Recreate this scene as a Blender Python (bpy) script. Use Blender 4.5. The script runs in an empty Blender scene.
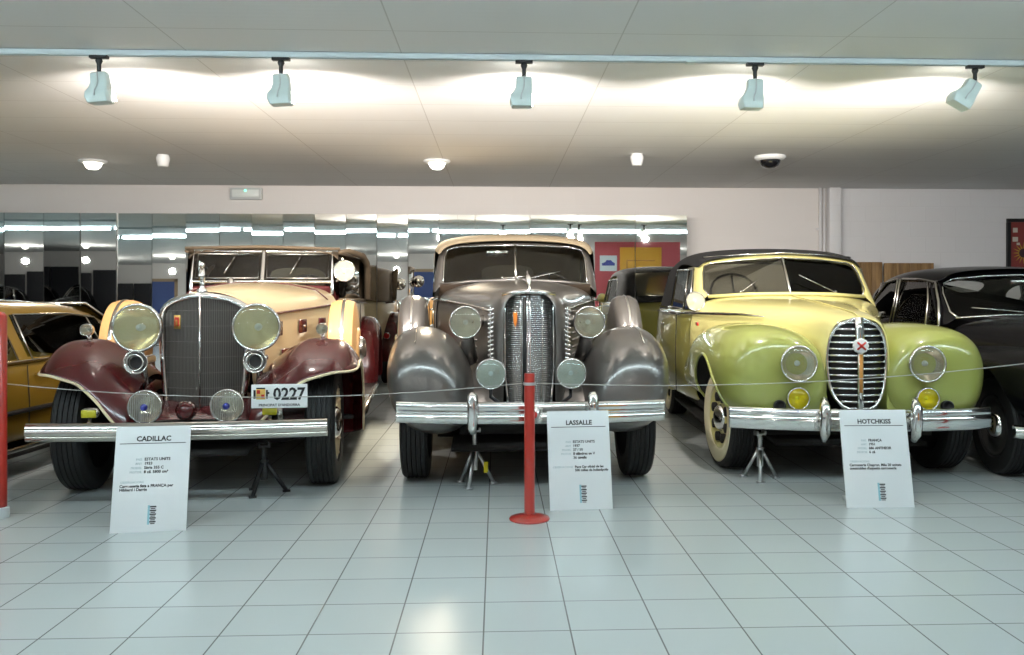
import bpy, bmesh, math, random
from mathutils import Vector, Matrix
R = math.radians
PI = math.pi
random.seed(4)
S = bpy.context.scene
COL = S.collection

# ------------------------------------------------------------------ camera model
F = 900.0; H = 1.23; PSI = R(2.5); CX = 536.3; HY = 296.0
def c2w(r, d):
    return (r*math.cos(PSI)+d*math.sin(PSI), -r*math.sin(PSI)+d*math.cos(PSI))
def at_depth(px, py, d):
    x, y = c2w((px-CX)/F*d, d)
    return Vector((x, y, H-(py-HY)/F*d))
def on_floor(px, py):
    d = F*H/(py-HY)
    return at_depth(px, py, d)
def at_y(px, py, Y):
    t = (px-CX)/F
    d = Y/(math.cos(PSI)-t*math.sin(PSI))
    return at_depth(px, py, d)

# ------------------------------------------------------------------ materials
def nt(name):
    m = bpy.data.materials.new(name); m.use_nodes = True
    n = m.node_tree
    return m, n, n.nodes['Principled BSDF']
def pm(name, col, rough=0.5, metal=0.0, coat=0.0, spec=0.5, emit=None, es=0.0, trans=0.0, ior=1.45, coat_rough=0.03):
    m, n, b = nt(name)
    b.inputs['Base Color'].default_value = (*col, 1)
    b.inputs['Roughness'].default_value = rough
    b.inputs['Metallic'].default_value = metal
    b.inputs['Coat Weight'].default_value = coat
    b.inputs['Coat Roughness'].default_value = coat_rough
    b.inputs['Specular IOR Level'].default_value = spec
    b.inputs['Transmission Weight'].default_value = trans
    b.inputs['IOR'].default_value = ior
    if emit:
        b.inputs['Emission Color'].default_value = (*emit, 1)
        b.inputs['Emission Strength'].default_value = es
    return m
def speckle(m, scale, amount, bump=0.0):
    """slight procedural mottling of the colour (and bump)"""
    n = m.node_tree; b = n.nodes['Principled BSDF']
    tc = n.nodes.new('ShaderNodeTexCoord'); no = n.nodes.new('ShaderNodeTexNoise')
    no.inputs['Scale'].default_value = scale; no.inputs['Detail'].default_value = 4
    n.links.new(tc.outputs['Object'], no.inputs['Vector'])
    mx = n.nodes.new('ShaderNodeMix'); mx.data_type = 'RGBA'
    c = b.inputs['Base Color'].default_value
    mx.inputs['A'].default_value = (c[0]*(1-amount), c[1]*(1-amount), c[2]*(1-amount), 1)
    mx.inputs['B'].default_value = (min(1, c[0]*(1+amount)), min(1, c[1]*(1+amount)), min(1, c[2]*(1+amount)), 1)
    n.links.new(no.outputs['Fac'], mx.inputs['Factor'])
    n.links.new(mx.outputs['Result'], b.inputs['Base Color'])
    if bump:
        bp = n.nodes.new('ShaderNodeBump'); bp.inputs['Strength'].default_value = bump; bp.inputs['Distance'].default_value = 0.004
        n.links.new(no.outputs['Fac'], bp.inputs['Height']); n.links.new(bp.outputs['Normal'], b.inputs['Normal'])
    return m
def glass(name, tint, refl=1.0, rough=0.0):
    m = bpy.data.materials.new(name); m.use_nodes = True
    n = m.node_tree; n.nodes.clear()
    o = n.nodes.new('ShaderNodeOutputMaterial'); t = n.nodes.new('ShaderNodeBsdfTransparent'); g = n.nodes.new('ShaderNodeBsdfGlossy')
    fr = n.nodes.new('ShaderNodeFresnel'); fr.inputs['IOR'].default_value = 1.45
    mu = n.nodes.new('ShaderNodeMath'); mu.operation = 'MULTIPLY'; mu.inputs[1].default_value = refl
    mi = n.nodes.new('ShaderNodeMixShader')
    t.inputs[0].default_value = (*tint, 1); g.inputs['Roughness'].default_value = rough
    n.links.new(fr.outputs[0], mu.inputs[0]); n.links.new(mu.outputs[0], mi.inputs[0])
    n.links.new(t.outputs[0], mi.inputs[1]); n.links.new(g.outputs[0], mi.inputs[2]); n.links.new(mi.outputs[0], o.inputs[0])
    return m

def lensmat(name, tint, dif, fac):
    m = glass(name, tint, 1.3, .02); n = m.node_tree
    d = n.nodes.new('ShaderNodeBsdfDiffuse'); d.inputs[0].default_value = (*dif, 1)
    mi = n.nodes.new('ShaderNodeMixShader'); mi.inputs[0].default_value = fac
    old = [x for x in n.nodes if x.bl_idname == 'ShaderNodeMixShader'][0]; t = [x for x in n.nodes if x.bl_idname == 'ShaderNodeBsdfTransparent'][0]
    n.links.new(t.outputs[0], mi.inputs[1]); n.links.new(d.outputs[0], mi.inputs[2]); n.links.new(mi.outputs[0], old.inputs[1])
    return m

CHROME = pm('chrome', (.80, .80, .79), .09, 1.0)
DCHROME = pm('aged_chrome', (.56, .54, .50), .2, 1.0)
STEEL = pm('steel', (.55, .56, .57), .35, 1.0)
MAROON = pm('maroon_paint', (.075, .008, .009), .26, 0, .7)
CREAM = speckle(pm('cream_paint', (.58, .465, .275), .32, 0, .6), 3, .04)
CREAMEDGE = pm('cream_edge', (.78, .68, .45), .4)
GREY = pm('grey_metallic_paint', (.17, .16, .15), .28, .6, .6)
YEL = speckle(pm('pale_yellow_paint', (.62, .565, .225), .32, 0, .9), 2, .03)
GRN = speckle(pm('yellow_green_paint', (.285, .315, .075), .3, 0, .9), 2, .03)
OLIVE = pm('olive_gold_paint', (.36, .335, .07), .32, 0, .9)
BLACK = pm('black_paint', (.003, .003, .004), .25, 0, .0, .3)
GOLD = pm('gold_ochre_paint', (.245, .145, .014), .3, .2, .9)
DARK = pm('dark_underside', (.012, .011, .010), .8)
RUB = speckle(pm('tyre_rubber', (.009, .009, .009), .6), 30, .15)
WHITEWALL = pm('cream_sidewall', (.66, .60, .40), .55)
TANCLOTH = speckle(pm('tan_canvas', (.17, .125, .08), .9), 120, .12, .2)
TANCOVER = pm('tan_cover_cloth', (.60, .34, .13), .45, 0, .3)
TANROOF = speckle(pm('pale_tan_roof_cloth', (.25, .20, .13), .85), 120, .08, .2)
BLKCLOTH = speckle(pm('black_canvas', (.020, .020, .021), .85), 150, .2, .2)
LEATH = speckle(pm('brown_seat_leather', (.05, .035, .025), .5), 12, .15)
LEATHR = speckle(pm('dark_red_leather', (.12, .02, .02), .5), 12, .15)
BLKPL = pm('black_plastic', (.012, .012, .013), .4)
WGLASS = glass('window_glass', (.80, .80, .78), 1.0)
DGLASS = glass('green_tinted_glass', (.45, .52, .45), 1.4)
def celluloid(name, col, fac):
    m = glass(name, (.8, .78, .7), 1.0); n = m.node_tree
    d = n.nodes.new('ShaderNodeBsdfTranslucent'); d.inputs[0].default_value = (*col, 1)
    mi = n.nodes.new('ShaderNodeMixShader'); mi.inputs[0].default_value = fac
    old = [x for x in n.nodes if x.bl_idname == 'ShaderNodeMixShader'][0]; t = [x for x in n.nodes if x.bl_idname == 'ShaderNodeBsdfTransparent'][0]
    n.links.new(t.outputs[0], mi.inputs[1]); n.links.new(d.outputs[0], mi.inputs[2]); n.links.new(mi.outputs[0], old.inputs[1])
    return m
CELL = celluloid('celluloid_window', (.9, .86, .72), .3)
LENS = lensmat('lamp_lens_glass', (.97, .96, .92), (.82, .79, .66), .07)
YLENS = lensmat('yellow_lens_glass', (.95, .85, .02), (.80, .70, .02), .30)
REFL = pm('lamp_reflector', (.94, .87, .76), .18, .85)
REFLY = pm('yellow_reflector', (.9, .85, .05), .3, .4)
WHITE = pm('white_enamel', (.80, .82, .82), .35)
PLATEW = pm('placard_white', (.80, .83, .84), .22, 0, .5)
INK = pm('black_ink', (.015, .015, .018), .5)
GINK = pm('grey_blue_ink', (.36, .45, .48), .5)
TEAL = pm('teal_ink', (.30, .55, .62), .5)
REDP = pm('red_post_paint', (.40, .028, .018), .3, 0, .6)
REDEM = pm('red_enamel', (.55, .03, .02), .3, 0, .6)
ORANGE = pm('orange_enamel', (.75, .22, .02), .3, 0, .6)
BLUEEM = pm('blue_enamel', (.02, .03, .30), .3, 0, .6)
GOLDM = pm('brass', (.75, .52, .16), .3, 1.0)
LAMPW = pm('lamp_housing_white', (.62, .72, .70), .4)
CEDGE = pm('stand_white_base', (.55, .58, .58), .5)
YELL = pm('yellow_sticker', (.85, .70, .02), .5)

# ------------------------------------------------------------------ mesh helpers
class MB:
    def __init__(s): s.v = []; s.f = []; s.mi = []
    def add(s, vs, fs, mi=0):
        o = len(s.v); s.v += [tuple(x) for x in vs]
        s.f += [tuple(i+o for i in f) for f in fs]; s.mi += [mi]*len(fs); return s
    def box(s, c, d, mi=0, rot=None):
        vs = []
        for sx in (-.5, .5):
            for sy in (-.5, .5):
                for sz in (-.5, .5):
                    p = Vector((sx*d[0], sy*d[1], sz*d[2]))
                    if rot: p = rot @ p
                    vs.append(p+Vector(c))
        return s.add(vs, [(0, 1, 3, 2), (4, 6, 7, 5), (0, 4, 5, 1), (2, 3, 7, 6), (0, 2, 6, 4), (1, 5, 7, 3)], mi)
    def grid(s, rows, closeu=False, closev=False, skip=(), capa=False, capb=False, mi=0):
        n = len(rows[0]); m = len(rows); vs = [p for r in rows for p in r]; fs = []
        for j in range(m if closev else m-1):
            for i in range(n if closeu else n-1):
                if (j, i) in skip: continue
                a = j*n+i; b = j*n+(i+1) % n; c = ((j+1) % m)*n+(i+1) % n; d = ((j+1) % m)*n+i
                fs.append((a, b, c, d))
        if capa: fs.append(tuple(range(n))[::-1])
        if capb: fs.append(tuple(range((m-1)*n, m*n)))
        return s.add(vs, fs, mi)
    def tube(s, pts, r, n=8, closed=False, mi=0, flat=1.0):
        pts = [Vector(p) for p in pts]; m = len(pts); rows = []
        rr = r if isinstance(r, (list, tuple)) else [r]*m
        up = None
        for k, p in enumerate(pts):
            if closed: t = pts[(k+1) % m]-pts[k-1]
            else: t = pts[min(k+1, m-1)]-pts[max(k-1, 0)]
            if t.length < 1e-9: t = Vector((0, 0, 1))
            t.normalize()
            if up is None:
                up = Vector((0, 0, 1)) if abs(t.z) < .9 else Vector((0, 1, 0))
            a = t.cross(up)
            if a.length < 1e-6: a = t.orthogonal()
            a.normalize(); b = a.cross(t).normalized(); up = b
            rows.append([p+a*math.cos(2*PI*i/n)*rr[k]+b*math.sin(2*PI*i/n)*rr[k]*flat for i in range(n)])
        return s.grid(rows, True, closed, (), not closed, not closed, mi)
    def lathe(s, prof, o=(0, 0, 0), d=(0, 0, 1), n=32, mi=0, ex=1.0, ey=1.0, cap=False):
        q = Vector(d).to_track_quat('Z', 'Y').to_matrix(); o = Vector(o); rows = []
        for (r, h) in prof:
            rows.append([o+q @ Vector((r*ex*math.cos(2*PI*i/n), r*ey*math.sin(2*PI*i/n), h)) for i in range(n)])
        return s.grid(rows, True, False, (), cap and prof[0][0] > 1e-6, cap and prof[-1][0] > 1e-6, mi)
    def build(s, name, mats, parent=None, sub=0, solid=0.0, bevel=0.0, smooth=True, loc=None, off=0.0, ang=None):
        me = bpy.data.meshes.new(name)
        me.from_pydata(s.v, [], s.f)
        if not isinstance(mats, (list, tuple)): mats = [mats]
        for m in mats: me.materials.append(m)
        for p, i in zip(me.polygons, s.mi): p.material_index = i
        bm = bmesh.new(); bm.from_mesh(me)
        bmesh.ops.remove_doubles(bm, verts=bm.verts, dist=1e-5)
        bmesh.ops.recalc_face_normals(bm, faces=bm.faces)
        bm.to_mesh(me); bm.free()
        for p in me.polygons: p.use_smooth = smooth
        o = bpy.data.objects.new(name, me); COL.objects.link(o)
        if parent: o.parent = parent
        if loc is not None: o.location = loc
        if bevel:
            b = o.modifiers.new('b', 'BEVEL'); b.width = bevel; b.segments = 2; b.limit_method = 'ANGLE'; b.angle_limit = R(40)
        if solid:
            m = o.modifiers.new('so', 'SOLIDIFY'); m.thickness = solid; m.offset = off
        if sub:
            m = o.modifiers.new('ss', 'SUBSURF'); m.levels = sub; m.render_levels = sub
        if ang and smooth:
            try: me.set_sharp_from_angle(angle=R(ang))
            except Exception: pass
        return o

def bake(o):
    dg = bpy.context.evaluated_depsgraph_get(); dg.update()
    me = bpy.data.meshes.new_from_object(o.evaluated_get(dg), depsgraph=dg)
    o.modifiers.clear(); o.data = me
def cut(o, cutter_mb, mat):
    c = cutter_mb.build('cutter', mat)
    b = o.modifiers.new('bo', 'BOOLEAN'); b.operation = 'DIFFERENCE'; b.object = c; b.solver = 'EXACT'
    c.parent = o.parent
    try: b.material_mode = 'TRANSFER'
    except Exception: pass
    bake(o)
    for p in o.data.polygons: p.use_smooth = True
    try: o.data.set_sharp_from_angle(angle=R(50))
    except Exception: pass
    bpy.data.objects.remove(c)

def tag(o, label, cat, group=None):
    o['label'] = label; o['category'] = cat
    if group: o['group'] = group
    return o
def thing(name, loc, rz, label, cat, group=None):
    o = bpy.data.objects.new(name, None); COL.objects.link(o)
    o.empty_display_size = .2
    o.location = loc; o.rotation_euler = (0, 0, rz)
    return tag(o, label, cat, group)
def structure(o):
    o['kind'] = 'structure'; return o
def copy_tree(o, parent=None):
    c = o.copy(); COL.objects.link(c)
    if parent: c.parent = parent
    for ch in list(o.children): copy_tree(ch, c)
    return c
FONT = None
def text_mb(body, size, mat, name, parent, loc, rot=(R(90), 0, 0), align='LEFT', thick=.0006, sx=1.0, bold=0.0):
    cu = bpy.data.curves.new(name, 'FONT'); cu.body = body; cu.size = size; cu.align_x = align
    cu.extrude = thick; cu.offset = bold; cu.resolution_u = 2
    t = bpy.data.objects.new(name, cu); COL.objects.link(t)
    dg = bpy.context.evaluated_depsgraph_get(); dg.update()
    me = bpy.data.meshes.new_from_object(t.evaluated_get(dg), depsgraph=dg)
    bpy.data.objects.remove(t)
    me.materials.clear(); me.materials.append(mat)
    if sx != 1.0:
        for v in me.vertices: v.co.x *= sx
    o = bpy.data.objects.new(name, me); COL.objects.link(o); o.parent = parent
    o.location = loc; o.rotation_euler = rot
    return o

def mir(half):
    """half: right side points bottom-outer .. top-centre (x,z) -> full row left..right"""
    l = [(-x, z) for x, z in half[:-1]]
    return l+[half[-1]]+[(x, z) for x, z in half[:-1]][::-1]
def arch(secs):
    rows = []
    for sec in secs:
        y, half = sec[0], sec[1]
        ys = sec[2] if len(sec) > 2 else [0]*len(half)
        full = mir(half); yy = ys[:-1]+[ys[-1]]+ys[:-1][::-1]
        rows.append([(p[0], y+dy, p[1]) for p, dy in zip(full, yy)])
    return rows
def ring(y, cx, cz, hw, hh, n=16, e=2.3, shear=0.0, fl=1.0, tilt=0.0):
    out = []
    for i in range(n):
        a = 2*PI*(i+.5)/n
        c, s = math.cos(a), math.sin(a)
        x = math.copysign(abs(c)**(2/e), c)*hw; z = math.copysign(abs(s)**(2/e), s)*hh
        if z < 0: z *= fl
        out.append((cx+x+shear*z, y+tilt*z, cz+z))
    return out
def flip(rows, s): return [[(p[0]*s, p[1], p[2]) for p in r] for r in rows]

# ------------------------------------------------------------------ shared car parts
def wheel(root, wx, wy, Rr, w, disc, hub, side=None, spokes=False, steer=0.0, slots=False):
    s = 1 if wx > 0 else -1; x = y = 0.0
    tr = Rr*.62
    mb = MB()
    p = [(tr, -w*.36), (tr*1.06, -w*.47), (Rr*.86, -w*.5), (Rr*.95, -w*.47), (Rr*.985, -w*.40)]
    for k in range(5):     # tread grooves
        h = -w*.40+w*.8*k/5
        p += [(Rr, h+w*.015), (Rr, h+w*.115), (Rr*.982, h+w*.125), (Rr*.982, h+w*.15)]
    p += [(Rr*.985, w*.40), (Rr*.95, w*.47), (Rr*.86, w*.5), (tr*1.06, w*.47), (tr, w*.36)]
    mb.lathe(p+[p[0]], (0, 0, 0), (s, 0, 0), 40)
    o = mb.build('wheel', RUB, root, ang=35)
    o.location = (wx, wy, Rr); o.rotation_euler = (0, 0, steer)
    if side:
        MB().lathe([(tr*1.0, w*.40), (tr*1.05, w*.47), (Rr*.74, w*.508), (Rr*.86, w*.512), (Rr*.88, w*.49)], (0, 0, 0), (s, 0, 0), 40).build('sidewall', side, o, solid=.004)
    d = MB()
    d.lathe([(tr*1.0, w*.42), (tr*.93, w*.44), (tr*.88, w*.30), (tr*.6, w*.26), (tr*.45, w*.34), (.02, w*.36)], (0, 0, 0), (s, 0, 0), 36)
    if spokes:
        for k in range(10):
            a = 2*PI*k/10
            d.tube([(x+s*w*.25, y+math.cos(a)*tr*.40, math.sin(a)*tr*.40), (x+s*w*.40, y+math.cos(a)*tr*.93, math.sin(a)*tr*.93)], .014, 6)
    d.build('wheel_disc', disc, o)
    if slots:
        sl = MB()
        for k in range(8):
            a = 2*PI*(k+.5)/8; c_ = Vector((s*w*.315, math.cos(a)*tr*.70, math.sin(a)*tr*.70))
            sl.lathe([(0, .022), (.034, .020), (.036, -.01)], c_, (s, 0, 0), 14, ex=1.0, ey=1.0)
        sl.build('vent_slots', DARK, o)
    MB().lathe([(.0, w*.60), (tr*.16, w*.59), (tr*.34, w*.52), (tr*.42, w*.40), (tr*.44, w*.32)], (0, 0, 0), (s, 0, 0), 28).build('hubcap', hub, o)
    MB().lathe([(tr, -w*.42), (tr*.8, -w*.1), (.03, -w*.1)], (0, 0, 0), (s, 0, 0), 24).build('brake_drum', DARK, o)
    return o
def lamp(root, name, x, y, z, r, depth, shell=CHROME, lens=LENS, refl=REFL, d=(0, -1, 0), boss=None, label=None, rim=None):
    """round lamp looking along d"""
    o = MB().lathe([(0.0, -depth), (r*.35, -depth*.93), (r*.7, -depth*.65), (r*.93, -depth*.25), (r*.97, 0), (r*.94, 0.002), (r*.86, -depth*.3), (r*.4, -depth*.6), (0.001, -depth*.66)],
                   (x, y, z), d, 32).build(name, [shell], root)
    MB().lathe([(r*.90, .002), (r*.93, .016), (r*1.0, .014), (r*1.02, -.004), (r*1.0, -.03), (r*.95, -.028), (r*.90, .002)], (x, y, z), d, 36).build('rim', rim or CHROME, o)
    MB().lathe([(r*.92, -.002), (r*.75, -depth*.22), (r*.5, -depth*.42), (r*.25, -depth*.54), (.001, -depth*.58)], (x, y, z), d, 32).build('reflector', refl, o)
    b = MB()
    b.lathe([(0.001, -depth*.1), (r*.12, -depth*.14), (r*.16, -depth*.3), (r*.1, -depth*.55)], (x, y, z), d, 14)
    b.build('bulb', LAMPW, o)
    l = MB(); pr = [(0.0005, .026)]
    for k in range(1, 9): pr.append((r*.92*k/8, .026-.024*(k/8)**2+(.0025 if k % 2 else 0)))
    l.lathe(pr, (x, y, z), d, 32); lo = l.build('lens', lens, o)
    if boss:
        bm = MB().lathe([(0.001, .044), (r*.13, .042), (r*.2, .034), (r*.2, .018)], (x, y, z), d, 16)
        bm.build('lens_emblem', boss, o)
    return o
def bumper_rows(hw, y0, sweep, z, hh, prof, n=13, droop=0.0):
    rows = []
    for k in range(n):
        t = -1+2*k/(n-1)
        x = hw*t; yy = y0+sweep*abs(t)**2.6
        rows.append([(x, yy+py, z+pz*hh) for py, pz in prof])
    return rows
def bumper(root, hw, y0, sweep, z, hh, mat, rib=True):
    prof = [(.0, 1), (-.018, .9), (-.028, .5), (-.022, .38), (-.030, .2), (-.030, -.2), (-.022, -.38), (-.028, -.5), (-.018, -.9), (0, -1), (.012, -.9), (.012, .9)]
    if not rib:
        prof = [(.0, 1), (-.016, .92), (-.022, .35), (-.014, .25), (-.018, -.3), (-.024, -.4), (-.016, -.92), (0, -1), (.012, -.9), (.012, .9)]
    mb = MB().grid(bumper_rows(hw, y0, sweep, z, hh, prof), True, False, (), True, True)
    o = mb.build('front_bumper', mat, root, ang=50)
    for s in (-1, 1):
        MB().tube([(s*hw*.42, y0+.03, z), (s*.36, y0+.3, z-.02), (s*.34, y0+.6, z-.03)], .022, 8).build('bumper_bracket', DARK, o)
    return o
def bench(root, y, hw, z, mat, back=.55):
    m = MB()
    m.grid([[(-hw, y, z), (hw, y, z)], [(-hw, y, z+.22), (hw, y, z+.22)], [(-hw, y+.42, z+.20), (hw, y+.42, z+.20)],
            [(-hw, y+.55, z+back), (hw, y+.55, z+back)], [(-hw, y+.66, z+back), (hw, y+.66, z+back)], [(-hw, y+.62, z), (hw, y+.62, z)]], False, True)
    m.f.append(tuple(range(0, 12, 2))); m.mi.append(0); m.f.append(tuple(range(1, 12, 2))); m.mi.append(0)
    return m.build('bench_seat', mat, root, bevel=.04)
def steering(root, x, y, z, r=.20, mat=BLKPL, tilt=R(55)):
    m = MB(); q = Matrix.Rotation(tilt, 3, 'X')
    pts = [Vector((x, y, z))+q @ Vector((r*math.cos(2*PI*k/28), r*math.sin(2*PI*k/28), 0)) for k in range(28)]
    m.tube(pts, .012, 8, True)
    for a in (90, 210, 330):
        m.tube([Vector((x, y, z)), Vector((x, y, z))+q @ Vector((r*math.cos(R(a)), r*math.sin(R(a)), 0))], .009, 6)
    m.tube([Vector((x, y, z)), Vector((x, y, z))+q @ Vector((0, 0, -.35))], .018, 8)
    return m.build('steering_wheel', mat, root)
def pane(root, pts, mat, name='window_glass', th=.004):
    m = MB().add(pts, [tuple(range(len(pts)))])
    return m.build(name, mat, root, solid=th, smooth=False)
def wiper(root, a, b):
    m = MB(); a = Vector(a); b = Vector(b)
    m.tube([a, b], .005, 6); d = (b-a)
    m.tube([b-d*.55+Vector((0, -.004, 0)), b+d*.25+Vector((0, -.004, 0))], .0045, 6); m.lathe([(.0, .02), (.012, .016), (.014, 0)], a, (0, -1, .4), 10)
    return m.build('wiper', CHROME, root)
def rrect(x0, x1, z0, z1, rad, n=5):
    pts = []
    for cx, cz, a0 in ((x1-rad, z1-rad, 0), (x0+rad, z1-rad, 90), (x0+rad, z0+rad, 180), (x1-rad, z0+rad, 270)):
        for k in range(n):
            a = R(a0+90*k/(n-1)); pts.append((cx+rad*math.cos(a), cz+rad*math.sin(a)))
    return pts

# ================================================================== THE ROOM
CEIL = 2.63; YM = 11.25; YW = 11.55; X0 = -19.5; X1 = 11.0; YB = -9.0
def floor_mat():
    m, n, b = nt('floor_tile')
    tc = n.nodes.new('ShaderNodeTexCoord'); mp = n.nodes.new('ShaderNodeMapping')
    br = n.nodes.new('ShaderNodeTexBrick')
    br.offset = 0; br.inputs['Scale'].default_value = 1.0
    br.inputs['Brick Width'].default_value = .319; br.inputs['Row Height'].default_value = .319
    br.inputs['Mortar Size'].default_value = .0034; br.inputs['Mortar Smooth'].default_value = .3
    br.inputs['Color1'].default_value = (.52, .56, .555, 1); br.inputs['Color2'].default_value = (.50, .545, .54, 1)
    br.inputs['Mortar'].default_value = (.19, .19, .185, 1)
    mp.inputs['Location'].default_value = (FX, FY, 0)
    n.links.new(tc.outputs['Object'], mp.inputs['Vector']); n.links.new(mp.outputs['Vector'], br.inputs['Vector'])
    no = n.nodes.new('ShaderNodeTexNoise'); no.inputs['Scale'].default_value = 1.7; no.inputs['Detail'].default_value = 5
    n.links.new(tc.outputs['Object'], no.inputs['Vector'])
    mx = n.nodes.new('ShaderNodeMix'); mx.data_type = 'RGBA'; mx.blend_type = 'MULTIPLY'; mx.inputs['Factor'].default_value = 1
    cr = n.nodes.new('ShaderNodeValToRGB'); cr.color_ramp.elements[0].color = (.96, .96, .955, 1); cr.color_ramp.elements[1].color = (1, 1, 1, 1)
    n.links.new(no.outputs['Fac'], cr.inputs['Fac'])
    n.links.new(br.outputs['Color'], mx.inputs['A']); n.links.new(cr.outputs['Color'], mx.inputs['B'])
    n.links.new(mx.outputs['Result'], b.inputs['Base Color'])
    b.inputs['Roughness'].default_value = .24
    bp = n.nodes.new('ShaderNodeBump'); bp.inputs['Strength'].default_value = .25; bp.inputs['Distance'].default_value = .002; bp.invert = True
    n.links.new(br.outputs['Fac'], bp.inputs['Height']); n.links.new(bp.outputs['Normal'], b.inputs['Normal'])
    b.inputs['Specular IOR Level'].default_value = .55
    return m
# a tile seam passes under pixel (549.5,535); a row seam at (530,631)
_s = on_floor(549.5, 535); _r = on_floor(505, 631.5)
FX = -_s.x; FY = -_r.y
def ceil_mat():
    m, n, b = nt('ceiling_panels')
    tc = n.nodes.new('ShaderNodeTexCoord'); mp = n.nodes.new('ShaderNodeMapping'); mp.inputs['Location'].default_value = (.55, .1, 0)
    n.links.new(tc.outputs['Object'], mp.inputs['Vector'])
    br = n.nodes.new('ShaderNodeTexBrick'); br.offset = 0; br.inputs['Scale'].default_value = 1
    br.inputs['Brick Width'].default_value = 1.22; br.inputs['Row Height'].default_value = .61
    br.inputs['Mortar Size'].default_value = .004; br.inputs['Mortar Smooth'].default_value = .1
    br.inputs['Color1'].default_value = (.77, .775, .77, 1); br.inputs['Color2'].default_value = (.755, .76, .755, 1); br.inputs['Mortar'].default_value = (.58, .575, .56, 1)
    n.links.new(mp.outputs['Vector'], br.inputs['Vector'])
    wv = n.nodes.new('ShaderNodeTexWave'); wv.bands_direction = 'Y'; wv.inputs['Scale'].default_value = 5.2; wv.inputs['Distortion'].default_value = .0
    n.links.new(tc.outputs['Object'], wv.inputs['Vector'])
    n.links.new(br.outputs['Color'], b.inputs['Base Color'])
    bp = n.nodes.new('ShaderNodeBump'); bp.inputs['Strength'].default_value = .05; bp.inputs['Distance'].default_value = .01
    n.links.new(wv.outputs['Fac'], bp.inputs['Height']); n.links.new(bp.outputs['Normal'], b.inputs['Normal'])
    b.inputs['Roughness'].default_value = .75; b.inputs['Specular IOR Level'].default_value = .25
    return m
def wall_mat(name, col, brick):
    m, n, b = nt(name)
    tc = n.nodes.new('ShaderNodeTexCoord'); sp = n.nodes.new('ShaderNodeSeparateXYZ'); cb = n.nodes.new('ShaderNodeCombineXYZ')
    n.links.new(tc.outputs['Object'], sp.inputs[0]); n.links.new(sp.outputs['X'], cb.inputs['X']); n.links.new(sp.outputs['Z'], cb.inputs['Y'])
    br = n.nodes.new('ShaderNodeTexBrick'); br.inputs['Scale'].default_value = 1
    br.inputs['Brick Width'].default_value = .4; br.inputs['Row Height'].default_value = .2
    br.inputs['Mortar Size'].default_value = .007; br.inputs['Mortar Smooth'].default_value = .6
    c = col; k = .965 if brick else .995
    br.inputs['Color1'].default_value = (*c, 1); br.inputs['Color2'].default_value = (c[0]*.985, c[1]*.985, c[2]*.985, 1)
    br.inputs['Mortar'].default_value = (c[0]*k, c[1]*k, c[2]*k, 1)
    n.links.new(cb.outputs[0], br.inputs['Vector']); n.links.new(br.outputs['Color'], b.inputs['Base Color'])
    bp = n.nodes.new('ShaderNodeBump'); bp.inputs['Strength'].default_value = .2 if brick else .08; bp.inputs['Distance'].default_value = .006; bp.invert = True
    n.links.new(br.outputs['Fac'], bp.inputs['Height']); n.links.new(bp.outputs['Normal'], b.inputs['Normal'])
    b.inputs['Roughness'].default_value = .6
    return m
WPLAIN = wall_mat('wall_paint', (.72, .69, .665), False)
WBRICK = wall_mat('painted_block_wall', (.70, .70, .71), True)
FM = floor_mat(); CM = ceil_mat()
structure(MB().box(((X0+X1)/2, (YB+YW)/2, -.1), (X1-X0+.4, YW-YB+.4, .2)).build('floor', FM, smooth=False))
structure(MB().box(((X0+X1)/2, (YB+YW)/2, CEIL+.1), (X1-X0+.4, YW-YB+.4, .2)).build('ceiling', CM, smooth=False))
pc = at_y(827, 250, YW)          # the column: px 817..838
xc0 = at_y(817, 250, YW).x; xc1 = at_y(838, 250, YW).x
structure(MB().box(((X0+pc.x)/2, YW+.1, CEIL/2), (pc.x-X0, .2, CEIL)).build('wall_back', WPLAIN, smooth=False))
structure(MB().box(((X1+pc.x)/2, YW+.1, CEIL/2), (X1-pc.x, .2, CEIL)).build('wall_back_right', WBRICK, smooth=False))
structure(MB().box((X0-.1, (YB+YW)/2, CEIL/2), (.2, YW-YB, CEIL)).build('wall_left', WPLAIN, smooth=False))
structure(MB().box((X1+.1, (YB+YW)/2, CEIL/2), (.2, YW-YB, CEIL)).build('wall_right', WBRICK, smooth=False))
structure(MB().box(((X0+X1)/2, YB-.1, CEIL/2), (X1-X0+.4, .2, CEIL)).build('wall_front', WPLAIN, smooth=False))
# boxed-in column with a pipe beside it
w = xc1-xc0
structure(MB().box((xc1-w*.28, YW-.06, CEIL/2), (w*.56, .12, CEIL)).build('trim_column', WBRICK, bevel=.008))
pz = MB(); pz.tube([(xc0+w*.10, YW-.05, 0.0), (xc0+w*.10, YW-.05, CEIL)], .022, 12); pz.tube([(xc0+w*.29, YW-.04, 0.0), (xc0+w*.29, YW-.04, CEIL)], .015, 12)
for z in (.5, 1.3, 2.1): pz.box((xc0+w*.2, YW-.012, z), (w*.45, .026, .03))
structure(pz.build('trim_pipe', WBRICK))

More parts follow.
